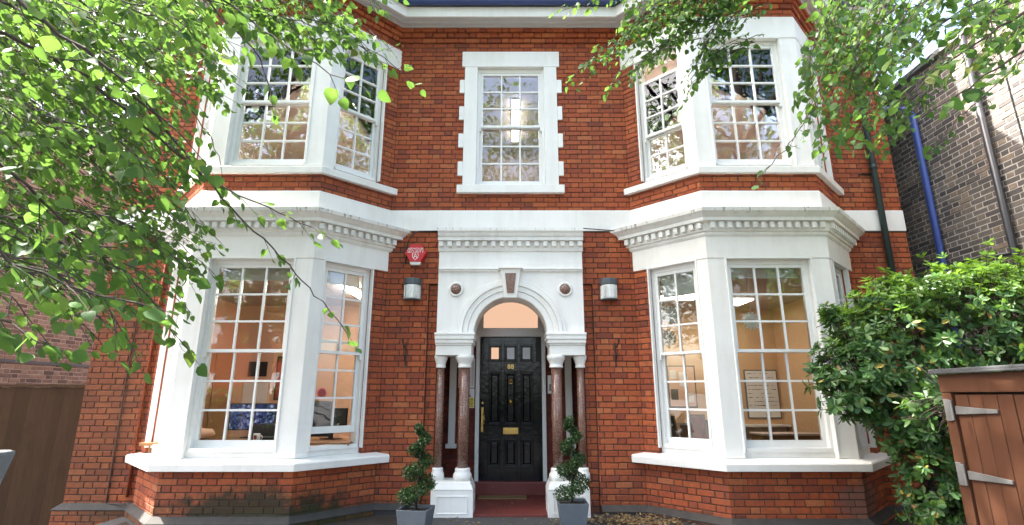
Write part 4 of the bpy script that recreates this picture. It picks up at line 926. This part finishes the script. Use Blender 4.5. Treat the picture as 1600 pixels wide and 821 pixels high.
# ------------------------------------------------------------------ foliage
HEART = [(0, 0, 0), (0, .46, -.02), (0, 1.02, -.06), (-.20, -.07, .03), (-.45, .15, .07), (-.44, .48, .06), (-.22, .80, .0), (.20, -.07, .03), (.45, .15, .07), (.44, .48, .06), (.22, .80, .0)]
HEART_F = [(1, 0, 3, 4), (1, 4, 5), (1, 5, 6, 2), (1, 8, 7, 0), (1, 9, 8), (1, 2, 10, 9)]
OVAL = [(0, 0, 0), (0, .5, -.05), (0, 1, .02), (-.14, .3, .03), (-.21, .64, .03), (-.12, .9, .02), (.14, .3, .03), (.21, .64, .03), (.12, .9, .02)]
OVAL_F = [(0, 1, 3), (1, 4, 3), (1, 2, 5, 4), (0, 6, 1), (1, 6, 7), (1, 7, 8, 2)]
SIMPLE = [(0, 0, 0), (-.42, .4, .08), (0, 1, -.05), (.42, .4, .08)]; SIMPLE_F = [(0, 3, 2), (0, 2, 1)]
def basis(d, n):
    d = d.normalized(); r = d.cross(n)
    if r.length < 1e-4: r = d.cross(Vector((1, 0, 0)))
    r.normalize(); return r, d, r.cross(d)
def leaf_verts(L, shape):
    B, d, n, s = L; r, d, n = basis(d, n)
    h = math.sin(B.x*91.7+B.y*57.3+B.z*33.1); c = h*1.9+.6; w = 1+.18*math.sin(B.x*47+B.z*71); e = -.16*(1+h)
    return [B+(r*x*w+d*y+n*(z*c+e*y*y))*s for x, y, z in shape]
def leaves(ls, shape, faces, mat, parent, n_single, name='foliage', frame=True):
    idx = set()
    if n_single:
        sc = []
        for i, L in enumerate(ls):
            x, y, zc = proj(L[0])
            if zc > .3 and -5 < x < 1605 and -5 < y < 825: sc.append((L[3]/zc, i))
        sc.sort(reverse=True); idx = {i for s, i in sc[:n_single]}
        mes = []
        for c, w, e in ((1, 1, 0), (2.2, .9, -.2), (-1.2, 1.1, -.1), (.4, .95, -.3), (3, 1.05, .1)):
            me = bpy.data.meshes.new('leaf'); me.from_pydata([(x*w, y, z*c+e*y*y) for x, y, z in shape], [], faces); me.update(); me.materials.append(M[mat]); me.shade_smooth(); mes.append(me)
    mb = MB()
    for i, L in enumerate(ls):
        if i in idx:
            B, d, n, s = L; r, d, n = basis(d, n)
            o = bpy.data.objects.new('leaf', mes[i % 5]); COL.objects.link(o)
            o.matrix_world = Matrix(((r.x*s, d.x*s, n.x*s, B.x-parent.location.x), (r.y*s, d.y*s, n.y*s, B.y-parent.location.y), (r.z*s, d.z*s, n.z*s, B.z-parent.location.z), (0, 0, 0, 1)))
            o.parent = parent
        else: mb.add(leaf_verts(L, shape), faces)
    o = mb.build(name, mat, parent, smooth=True); o['kind'] = 'stuff'; return o
def rv(R, s=1): return Vector((R.gauss(0, s), R.gauss(0, s), R.gauss(0, s)))
def resample(pts, step):
    out = []; 
    for a, b in zip(pts, pts[1:]):
        L = (b-a).length; k = max(1, int(L/step))
        for i in range(k): out.append(a.lerp(b, i/k))
    out.append(pts[-1]); return out
def smooth_path(pts, it=2):
    for _ in range(it):
        q = [pts[0]]
        for a, b in zip(pts, pts[1:]): q += [a.lerp(b, .25), a.lerp(b, .75)]
        pts = q+[pts[-1]]
    return pts
def spray(path, wood, out, R, size=.075, r0=.012, dens=1.0, twl=.34, start=.0, droop=.35):
    pts = resample(smooth_path(path, 1), .06); n = len(pts)
    for i in range(1, n-1): pts[i] = pts[i]+rv(R, .008)
    wood.tube(pts, [.75*r0*(1-.8*i/(n-1))+.0012 for i in range(n)], 5)
    side = 1
    for i in range(int(n*start), n):
        t = i/(n-1)
        if R.random() > .62*dens and i < n-1: continue
        d = (pts[min(i+1, n-1)]-pts[max(i-1, 0)]).normalized(); side = -side
        sd = d.cross(Vector((0, 0, 1)))
        if sd.length < .05: sd = Vector((R.uniform(-1, 1), R.uniform(-1, 1), 0))
        sd.normalize()
        td = (d*R.uniform(.5, 1.0)+sd*side*R.uniform(.4, 1.0)+Vector((0, 0, -droop*R.uniform(-.3, 1.3)))+rv(R, .15)).normalized()
        if i == n-1: td = d
        Lt = twl*R.uniform(.35, 1.0)*(1-.45*t); k = max(2, int(Lt/.05)); tp = [pts[i]]
        for j in range(k): td = (td+Vector((0, 0, -.07))+rv(R, .05)).normalized(); tp.append(tp[-1]+td*(Lt/k))
        wood.tube(tp, [.0028*(1-.6*j/k) for j in range(k+1)], 4, False)
        s2 = 1
        for j in range(1, k+1):
            s2 = -s2; ax = td.cross(Vector((0, 0, 1))); ax = ax.normalized() if ax.length > .05 else Vector((1, 0, 0))
            ld = (td*R.uniform(.3, .8)+ax*s2*R.uniform(.5, 1)+Vector((0, 0, -R.uniform(.1, .9)))+rv(R, .2)).normalized() if j < k else (td+rv(R, .2)).normalized()
            nn = (Vector((0, 0, 1))+rv(R, .42)).normalized(); s = .92*size*R.choice((R.uniform(.5, .8), R.uniform(.8, 1.15)))
            B = tp[j]+ld*.022; out.append((B, ld, nn, s)); wood.tube([tp[j], B], .001, 3, False)
def px(*q): return [at(x, y, Y) for x, y, Y in q]
def crown(c, rad, clumps, per, size, R, thin=1.0, allow=False):
    out = []
    for _ in range(clumps):
        v = rv(R).normalized()*R.uniform(.35, 1)**.6; cc = Vector((c[0]+v.x*rad[0], c[1]+v.y*rad[1], c[2]+v.z*rad[2]))
        for _ in range(per):
            p = cc+rv(R, .33*thin); x, y, zc = proj(p)
            if not allow and zc > -.3 and (zc < .3 or (-60 < x < 1660 and -60 < y < 880)): continue
            out.append((p, (rv(R, .6)+Vector((0, 0, -.5))).normalized(), (Vector((0, 0, 1))+rv(R, .5)).normalized(), size*R.uniform(.7, 1.2)))
    return out
def limb(wood, a, b, r0, r1, R, n=7):
    a, b = Vector(a), Vector(b); pts = [a.lerp(b, i/n)+Vector((0, 0, .35*math.sin(math.pi*i/n)))+(rv(R, .05) if 0 < i < n else Vector()) for i in range(n+1)]
    wood.tube(pts, [r0+(r1-r0)*i/n for i in range(n+1)], 8)

def lime_tree(label, base, branches, fillers, crown_spec, seed):
    R = random.Random(seed); t = thing('lime_tree', label, 'tree', base); wood = MB(); ls = []; b = Vector(base)
    tr = MB(); tr.tube([b+Vector((0, 0, z)) + Vector((.1*math.sin(z), .08*math.cos(z*1.3), 0)) for z in (-.1, .3, 1, 2.2, 3.6, 5.2, 7, 9)], [.34, .27, .23, .21, .19, .16, .12, .07], 14); tr.build('trunk', 'bark', t, smooth=True)
    for (pts, size, r0, dens, twl, st) in branches:
        P = px(*pts); z0 = max(2.6, min(7.5, P[0].z+.5)); limb(wood, b+Vector((0, 0, z0)), P[0], .035, r0*.8, R); spray(P, wood, ls, R, size, r0, dens, twl, st)
    for (x0, y0, Y0, x1, y1, Y1, size, dens) in fillers:
        a, c2 = at(x0, y0, Y0), at(x1, y1, Y1); mid = a.lerp(c2, .55)+Vector((0, 0, .10)); spray([a, mid, c2], wood, ls, R, size, .005, dens, .34)
    cl = []
    for spec in crown_spec: cl += crown(*spec, R)
    for k in range(9):
        v = R.choice(cl)[0]; limb(wood, b+Vector((0, 0, R.uniform(3.5, 7.5))), v, .09, .015, R)
    wood.build('branches', 'bark', t); leaves(ls, HEART, HEART_F, 'lime_leaf', t, 300, 'leaf_sprays')
    mb = MB()
    for L in cl: mb.add(leaf_verts(L, SIMPLE), SIMPLE_F)
    o = mb.build('crown', 'lime_leaf', t, smooth=True); o['kind'] = 'stuff'
    return len(ls)
RL = random.Random(21)
LB = [([(120, -90, -4.3), (330, -10, -3.9), (480, 38, -3.6), (590, 82, -3.4), (634, 118, -3.35)], .085, .010, 1.25, .30, .2),
      ([(200, -90, -4.9), (360, 5, -4.7), (450, 75, -4.6), (510, 110, -4.6), (548, 128, -4.6)], .085, .009, 1.2, .26, .2),
      ([(260, -80, -4.8), (350, 30, -4.6), (410, 90, -4.5), (425, 160, -4.5)], .075, .008, 1.2, .2, .2),
      ([(-80, 20, -4.9), (100, 95, -4.5), (220, 190, -4.2), (330, 285, -3.9), (430, 330, -3.7), (506, 366, -3.6)], .075, .014, 1.0, .28, .05),
      ([(-80, -40, -4.7), (120, 60, -4.4), (230, 165, -4.1), (330, 290, -3.9), (420, 385, -3.7), (490, 455, -3.6), (540, 518, -3.55)], .072, .014, .85, .24, .05),
      ([(-90, 190, -5.1), (40, 290, -4.9), (130, 380, -4.7), (215, 440, -4.5), (280, 530, -4.4)], .078, .010, 1.6, .34, .05),
      ([(-90, 320, -5.3), (0, 395, -5.2), (90, 440, -5.1), (170, 470, -5.0), (240, 480, -4.9)], .08, .008, 1.6, .32, .05),
      ([(-90, 430, -5.2), (-20, 480, -5.0), (30, 520, -4.9), (80, 540, -4.9)], .075, .006, 1.4, .26, .1),
      ([(-60, -60, -5.1), (80, 40, -5.0), (200, 130, -4.8), (300, 230, -4.6)], .08, .016, 1.2, .34, .0),
      ([(60, -60, -3.9), (190, 60, -3.7), (320, 190, -3.4), (345, 260, -3.3)], .075, .012, 1.1, .3, .0)]
FLs = []
for i in range(105):      # the mass of twigs sweeping down to the right, top left
    x1 = RL.uniform(20, 370); y1 = RL.uniform(20, 300) if x1 < 300 else RL.uniform(20, 170); Y = RL.uniform(-4.7, -2.3)
    FLs.append((x1-RL.uniform(140, 230), y1-RL.uniform(70, 130), Y-.1, x1, y1, Y, RL.uniform(.065, .085), 1.4))
for i in range(130):      # farther, smaller sprays that close the gaps
    x1 = RL.uniform(0, 345); y1 = RL.uniform(-10, 240) if x1 < 300 else RL.uniform(-10, 140); Y = RL.uniform(-2.8, -1.7)
    FLs.append((x1-RL.uniform(90, 150), y1-RL.uniform(45, 90), Y-.1, x1, y1, Y, RL.uniform(.06, .075), 1.3))
for i in range(60):      # lower, sunlit sprays over the neighbour's wall
    x1 = RL.uniform(0, 340); y1 = RL.uniform(250, 430)+max(0, 160-x1)*.6*RL.random(); Y = RL.uniform(-3.6, -2.0)
    FLs.append((x1-RL.uniform(120, 200), y1-RL.uniform(60, 110), Y-.1, x1, y1, Y, RL.uniform(.065, .085), 1.3))
for i in range(34):      # twigs across the head of the upper left window
    x1 = RL.uniform(370, 610); y1 = RL.uniform(-20, 62+(x1-380)*.16); Y = RL.uniform(-4.1, -3.2)
    FLs.append((x1-RL.uniform(110, 180), y1-RL.uniform(50, 90), Y-.1, x1, y1, Y, RL.uniform(.065, .085), 1.3))
for i in range(22):      # low twigs in front of the fence side
    x1 = RL.uniform(-10, 300); y1 = RL.uniform(400, 530)-max(0, x1-200)*.2; Y = RL.uniform(-4.9, -3.6)
    FLs.append((x1-RL.uniform(120, 190), y1-RL.uniform(60, 110), Y-.1, x1, y1, Y, RL.uniform(.065, .085), 1.2))
lime_tree('large lime tree whose leafy twigs sweep down over the left bay', (-5.4, -5.4, 0), LB, FLs, [((-3.6, -8.9, 9.8), (4.6, 3.5, 3.0), 330, 34, .13), ((-6.5, -8.2, 7), (2.5, 2.5, 2.5), 90, 30, .13), ((-2.7, .1, 11.2), (3.3, 1.5, 1.9), 190, 40, .14), ((-2.2, -3.6, 10.0), (1.7, 1.3, 1.4), 80, 40, .14), ((-11.3, -4.2, 11.0), (2.2, 2.4, 2.8), 150, 40, .15)], 3)  # crown lobes over roof and garden: unseen, added to shade bay and bin store
RB = [([(1190, -80, -2.3), (1080, -20, -2.5), (990, 35, -2.7), (935, 78, -2.8), (897, 118, -2.85)], .07, .009, 1.5, .34, .15),
      ([(1230, -70, -2.3), (1110, 20, -2.5), (1035, 78, -2.7), (962, 128, -2.8)], .07, .009, 1.6, .32, .15),
      ([(1180, -70, -2.6), (1120, 30, -2.8), (1090, 100, -2.9), (1074, 148, -2.95)], .065, .008, 1.5, .26, .15),
      ([(1060, -80, -2.3), (980, -20, -2.5), (900, 8, -2.6), (885, 14, -2.6)], .075, .008, 1.4, .26, .2),
      ([(1440, -80, -3.0), (1350, 60, -3.3), (1280, 160, -3.5), (1225, 235, -3.6), (1188, 276, -3.65)], .07, .010, .95, .22, .1),
      ([(1420, -80, -3.0), (1360, 50, -3.2), (1320, 150, -3.3), (1290, 236, -3.4)], .075, .009, 1.4, .3, .1),
      ([(1460, -80, -3.2), (1410, 20, -3.3), (1370, 120, -3.4), (1340, 215, -3.5)], .075, .009, 1.3, .3, .1),
      ([(1720, -60, -5.0), (1590, 20, -4.8), (1480, 100, -4.7), (1392, 166, -4.65)], .085, .010, 1.4, .22, .05),
      ([(1740, 20, -5.1), (1620, 60, -4.9), (1540, 120, -4.8), (1450, 175, -4.75)], .085, .010, 1.3, .2, .05),
      ([(1690, -90, -4.6), (1570, -20, -4.4), (1460, 40, -4.3), (1400, 95, -4.2)], .08, .009, 1.3, .25, .05),
      ([(1500, -80, -2.9), (1440, 0, -3.0), (1400, 50, -3.0), (1388, 80, -3.0)], .07, .007, 1.1, .2, .1),
      ([(1640, 60, -3.3), (1560, 130, -3.3), (1490, 190, -3.3), (1455, 232, -3.3)], .075, .007, .9, .25, .2)]
FRs = []
for i in range(46):
    x1 = RL.uniform(1255, 1400); y1 = RL.uniform(10, 230) if x1 > 1270 else RL.uniform(60, 200); Y = RL.uniform(-3.7, -2.6)
    FRs.append((x1+RL.uniform(30, 110), y1-RL.uniform(80, 150), Y+.1, x1, y1, Y, RL.uniform(.065, .08), 1.0))
for i in range(24):
    x1 = RL.uniform(1390, 1590); y1 = RL.uniform(-20, 95); Y = RL.uniform(-4.6, -3.4)
    FRs.append((x1+RL.uniform(70, 160), y1-RL.uniform(50, 100), Y+.1, x1, y1, Y, RL.uniform(.07, .085), .9))
for i in range(20):
    x1 = RL.uniform(930, 1120); y1 = RL.uniform(-30, 50); Y = RL.uniform(-2.9, -2.3)
    FRs.append((x1+RL.uniform(50, 130), y1-RL.uniform(40, 80), Y+.1, x1, y1, Y, RL.uniform(.06, .075), 1.2))
for i in range(44):      # thick sprays beside the lintel of the right bay
    k = RL.random(); c_ = RL.choice((((1120, -30), (902, 112)), ((1140, 0), (968, 122)), ((1130, -10), (1080, 130))))
    x1 = c_[0][0]+(c_[1][0]-c_[0][0])*k+RL.uniform(-16, 16); y1 = c_[0][1]+(c_[1][1]-c_[0][1])*k+RL.uniform(-10, 12); Y = RL.uniform(-2.9, -2.4)
    FRs.append((x1+RL.uniform(60, 100), y1-RL.uniform(35, 60), Y+.05, x1, y1, Y, RL.uniform(.055, .07), 1.5))
lime_tree('large lime tree whose leafy twigs hang over the right bay and the blue downpipe', (5.3, -5.3, 0), RB, FRs, [((4.2, -8.9, 9.8), (4.6, 3.5, 3.0), 300, 34, .13), ((6.2, -8.2, 7), (2.5, 2.3, 2.5), 80, 30, .13), ((9.2, -3.6, 10.8), (2.4, 2.0, 3.0), 150, 40, .15)], 8)
# hedge and houses across the road, seen only as reflections in the panes
R = random.Random(77); t = thing('hedge', 'long clipped green hedge along the front boundary by the road', 'hedge', (0, -11, 0)); m = MB(); m.box(-16, 16, -11.35, -10.65, 0, 1.5); m.build('hedge_core', 'soil', t); mb = MB()
for _ in range(9000):
    p = Vector((R.uniform(-16, 16), R.choice((R.uniform(-11.5, -10.5), -10.5+R.gauss(0, .08))), R.uniform(.05, 1.7)))
    mb.add(leaf_verts((p, rv(R).normalized(), rv(R).normalized(), R.uniform(.1, .18)), SIMPLE), SIMPLE_F)
o = mb.build('hedge_foliage', 'shrub_leaf', t); o['kind'] = 'stuff'
for x, lb in ((-17, 'brick villa across the road opposite the fence side'), (17, 'brick villa across the road opposite the shed side')):
    t = thing('villa', lb, 'house', (x, -34, 0)); m = MB(); m.box(x-7, x+7, -40, -32, 0, 8); m.build('wall', 'brick', t)
    m = MB(); m.add([(x-7.4, -40.4, 8), (x+7.4, -40.4, 8), (x+7.4, -31.6, 8), (x-7.4, -31.6, 8), (x-4, -36, 11.2), (x+4, -36, 11.2)], [(0, 1, 5, 4), (1, 2, 5), (2, 3, 4, 5), (3, 0, 4), (0, 3, 2, 1)]); m.build('roof', 'slate', t)
    for wx in (-4.5, 0, 4.5):
        for wz in (1.2, 5): m = MB(); m.box(x+wx-.6, x+wx+.6, -31.99, -31.95, wz, wz+1.9); w_ = m.build('window', 'white_gloss', t); m = MB(); m.box(x+wx-.5, x+wx+.5, -31.94, -31.93, wz+.1, wz+1.8); m.build('pane', 'screen_blue', w_)
# street trees across the road, seen only as reflections in the panes
for x, y, lb in ((-9, -19, 'rounded street tree across the road opposite the left bay'), (21, -22, 'rounded street tree across the road beyond the shed side'), (11, -18, 'rounded street tree across the road opposite the right bay')):
    R = random.Random(int(x*10)); t = thing('street_tree', lb, 'tree', (x, y, 0)); m = MB(); m.tube([(x, y, -.1), (x+.1, y, 2), (x, y, 5), (x+.1, y, 8)], [.3, .22, .18, .08], 10)
    for k in range(6): limb(m, (x, y, 3+k*.6), (x+R.uniform(-2.5, 2.5), y+R.uniform(-2, 2), 5+R.uniform(0, 3)), .08, .02, R)
    m.build('trunk', 'bark', t, smooth=True); mb = MB()
    for L in crown((x, y, 7), (4.2, 3.6, 3.8), 190, 26, .3, R, 1.6, True): mb.add(leaf_verts(L, SIMPLE), SIMPLE_F)
    o = mb.build('crown', 'lime_leaf', t, smooth=True); o['kind'] = 'stuff'

# evergreen shrub against the right bay
R = random.Random(14); sb = thing('evergreen_shrub', 'large glossy evergreen shrub spilling over the sill of the right bay', 'shrub', (4.9, -1.6, 0))
blobs = [(at(1445, 545, -1.7), .78, .65, .62), (at(1410, 500, -1.4), .58, .5, .42), (at(1545, 510, -1.8), .8, .7, .66), (at(1350, 575, -1.75), .42, .38, .40), (at(1340, 515, -1.5), .28, .26, .24), (at(1425, 660, -1.8), .38, .4, .42), (at(1450, 760, -1.9), .27, .35, .48), (at(1590, 470, -1.5), .62, .55, .42), (at(1330, 625, -1.85), .24, .2, .18), (at(1305, 590, -1.8), .18, .16, .17), (at(1470, 475, -1.2), .5, .45, .34), (at(1305, 495, -1.6), .13, .12, .11), (at(1400, 450, -1.3), .22, .2, .16), (at(1520, 440, -1.4), .3, .25, .2), (at(1455, 640, -2.7), .16, .3, .14), (at(1480, 612, -3.4), .10, .16, .07)]
wood = MB(); ls = []; fresh = []; root = Vector((4.9, -1.5, 0))
def inside(p, skip): return any(i != skip and ((p.x-c.x)/a)**2+((p.y-c.y)/b)**2+((p.z-c.z)/d)**2 < .55 for i, (c, a, b, d) in enumerate(blobs))
for bi, (c, a, b, d) in enumerate(blobs):
    wood.tube([root+rv(R, .06), root.lerp(c, .5)+Vector((0, 0, .15)), c], [.03, .02, .01], 6)
    for _ in range(max(26, int(820*(a*b+a*d+b*d)/1.4))):
        v = rv(R).normalized(); k = (R.uniform(.55, 1.05) if R.random() < .9 else R.uniform(1.05, 1.3))*(1+.13*math.sin(8*v.x+bi)+.11*math.sin(10*v.z-bi)); p = Vector((c.x+v.x*a*k, c.y+v.y*b*k, c.z+v.z*d*k))
        if p.z < .1 or inside(p, bi) or (p.y > -.85 and p.x < 4.3) or (v.y > .55 and v.z < .5): continue
        out = (Vector((v.x/a, v.y/b, v.z/d)).normalized()+Vector((0, 0, .45))+rv(R, .22)).normalized()
        wood.tube([p-out*R.uniform(.12, .3)-v*.1, p], [.004, .0025], 4, False)
        isf = R.random() < (p.z-1.9)*1.2; n = R.randint(6, 9); e1 = out.cross(Vector((.3, .2, 1))).normalized(); e2 = out.cross(e1); sz = R.uniform(.065, .10)
        for q in range(n):
            an = q*2.4+R.uniform(-.3, .3); el = R.uniform(.05, .75); ld = ((e1*math.cos(an)+e2*math.sin(an))*math.cos(el)+out*math.sin(el)).normalized()
            nn = (out+rv(R, .2)).normalized(); (fresh if isf else ls).append((p-out*.012*q/n*3, ld, nn, sz*R.uniform(.75, 1.15)))
wood.build('stems', 'bark', sb); leaves(ls, OVAL, OVAL_F, 'shrub_leaf', sb, 300); leaves(fresh, OVAL, OVAL_F, 'shrub_leaf_fresh', sb, 0, 'fresh_growth')

# spiral box topiaries in square planters
def topiary(label, x, y, h0, top, lean, seed, ph):
    R = random.Random(seed); t = thing('spiral_topiary', label, 'topiary', (x, y, 0), 'spiral topiaries flanking the porch')
    m = MB(); w, w2 = .165, .13; c = [(-1, -1), (1, -1), (1, 1), (-1, 1)]; a0 = math.radians(R.uniform(-12, 4))
    rot = lambda px_, py_: (x+px_*math.cos(a0)-py_*math.sin(a0), y+px_*math.sin(a0)+py_*math.cos(a0))
    rings = [(w2, 0), (w, h0), (w-.018, h0), (w-.022, h0-.03)]; vs = [(*rot(sx_*r, sy_*r), z) for r, z in rings for sx_, sy_ in c]
    m.add(vs, [(j*4+i, j*4+(i+1) % 4, j*4+4+(i+1) % 4, j*4+4+i) for j in range(3) for i in range(4)]+[(3, 2, 1, 0)]); m.build('planter', 'planter_grey', t, bevel=.005)
    m = MB(); vs = [(*rot(sx_*(w-.023), sy_*(w-.023)), h0-.03) for sx_, sy_ in c]; m.add(vs, [(0, 1, 2, 3)]); m.build('soil', 'soil', t)
    m = MB(); m.tube([(x, y, h0-.04), (x+lean*.3, y, .6), (x+lean, y, top-.05)], [.014, .012, .006], 8); m.build('stem', 'bark', t, smooth=True)
    ls = []; N = 4600; z0 = h0+.02
    for _ in range(N):
        k = R.random()**1.25; an = ph+k*3.2*2*math.pi; hr = .088*(1-k)**.7+.03; br = .062*(1-k)+.040+.012*math.sin(k*60)
        cz = z0+.06+k*(top-z0-.08); cx = x+lean*k
        v = rv(R).normalized()*R.uniform(.55, 1.05); v.z *= .72; p = Vector((cx+hr*math.cos(an)+v.x*br, y+hr*math.sin(an)+v.y*br, cz+v.z*br))
        ls.append((p, (v.normalized()+rv(R, .5)).normalized(), (v.normalized()+Vector((0, 0, .5))+rv(R, .4)).normalized(), R.uniform(.017, .03)))
    mb = MB()
    for L in ls: mb.add(leaf_verts(L, SIMPLE), SIMPLE_F)
    o = mb.build('foliage', 'box_leaf', t, smooth=True); o['kind'] = 'stuff'
topiary('spiral clipped box plant in grey planter left of the porch pedestal', -1.0, -1.05, .28, 1.12, .03, 4, 2.2)
topiary('spiral clipped box plant in grey planter right of the porch pedestal', .70, -.70, .28, 1.20, .01, 6, 3.4)
# fallen leaves
R = random.Random(9); mb = MB()
def fall(x, y, z): mb.add(leaf_verts((Vector((x, y, z+.004+R.random()*.02)), Vector((R.uniform(-1, 1), R.uniform(-1, 1), R.uniform(-.15, .15))), (Vector((0, 0, 1))+rv(R, .35)).normalized(), R.uniform(.025, .06)), OVAL), OVAL_F)
for _ in range(650): fall(R.gauss(1.45, .35), R.gauss(-.42, .16)-.0, .006+R.random()*.02)
for _ in range(900): fall(R.uniform(1.0, 6.2), R.uniform(-2.6, -.75), .006)
for _ in range(140): fall(R.uniform(-1.2, 1.2), R.uniform(-1.3, -.2), .0)
for _ in range(16): fall(R.uniform(-.4, .42), R.uniform(-.1, .7), .03)
for _ in range(120): fall(R.uniform(-4.2, -1.4), R.uniform(-1.4, -.9), .006)
tag(mb.build('fallen_leaves', 'dry_leaf'), 'scattered dry brown leaves on the ground at the foot of the house', 'leaf litter', kind='stuff')
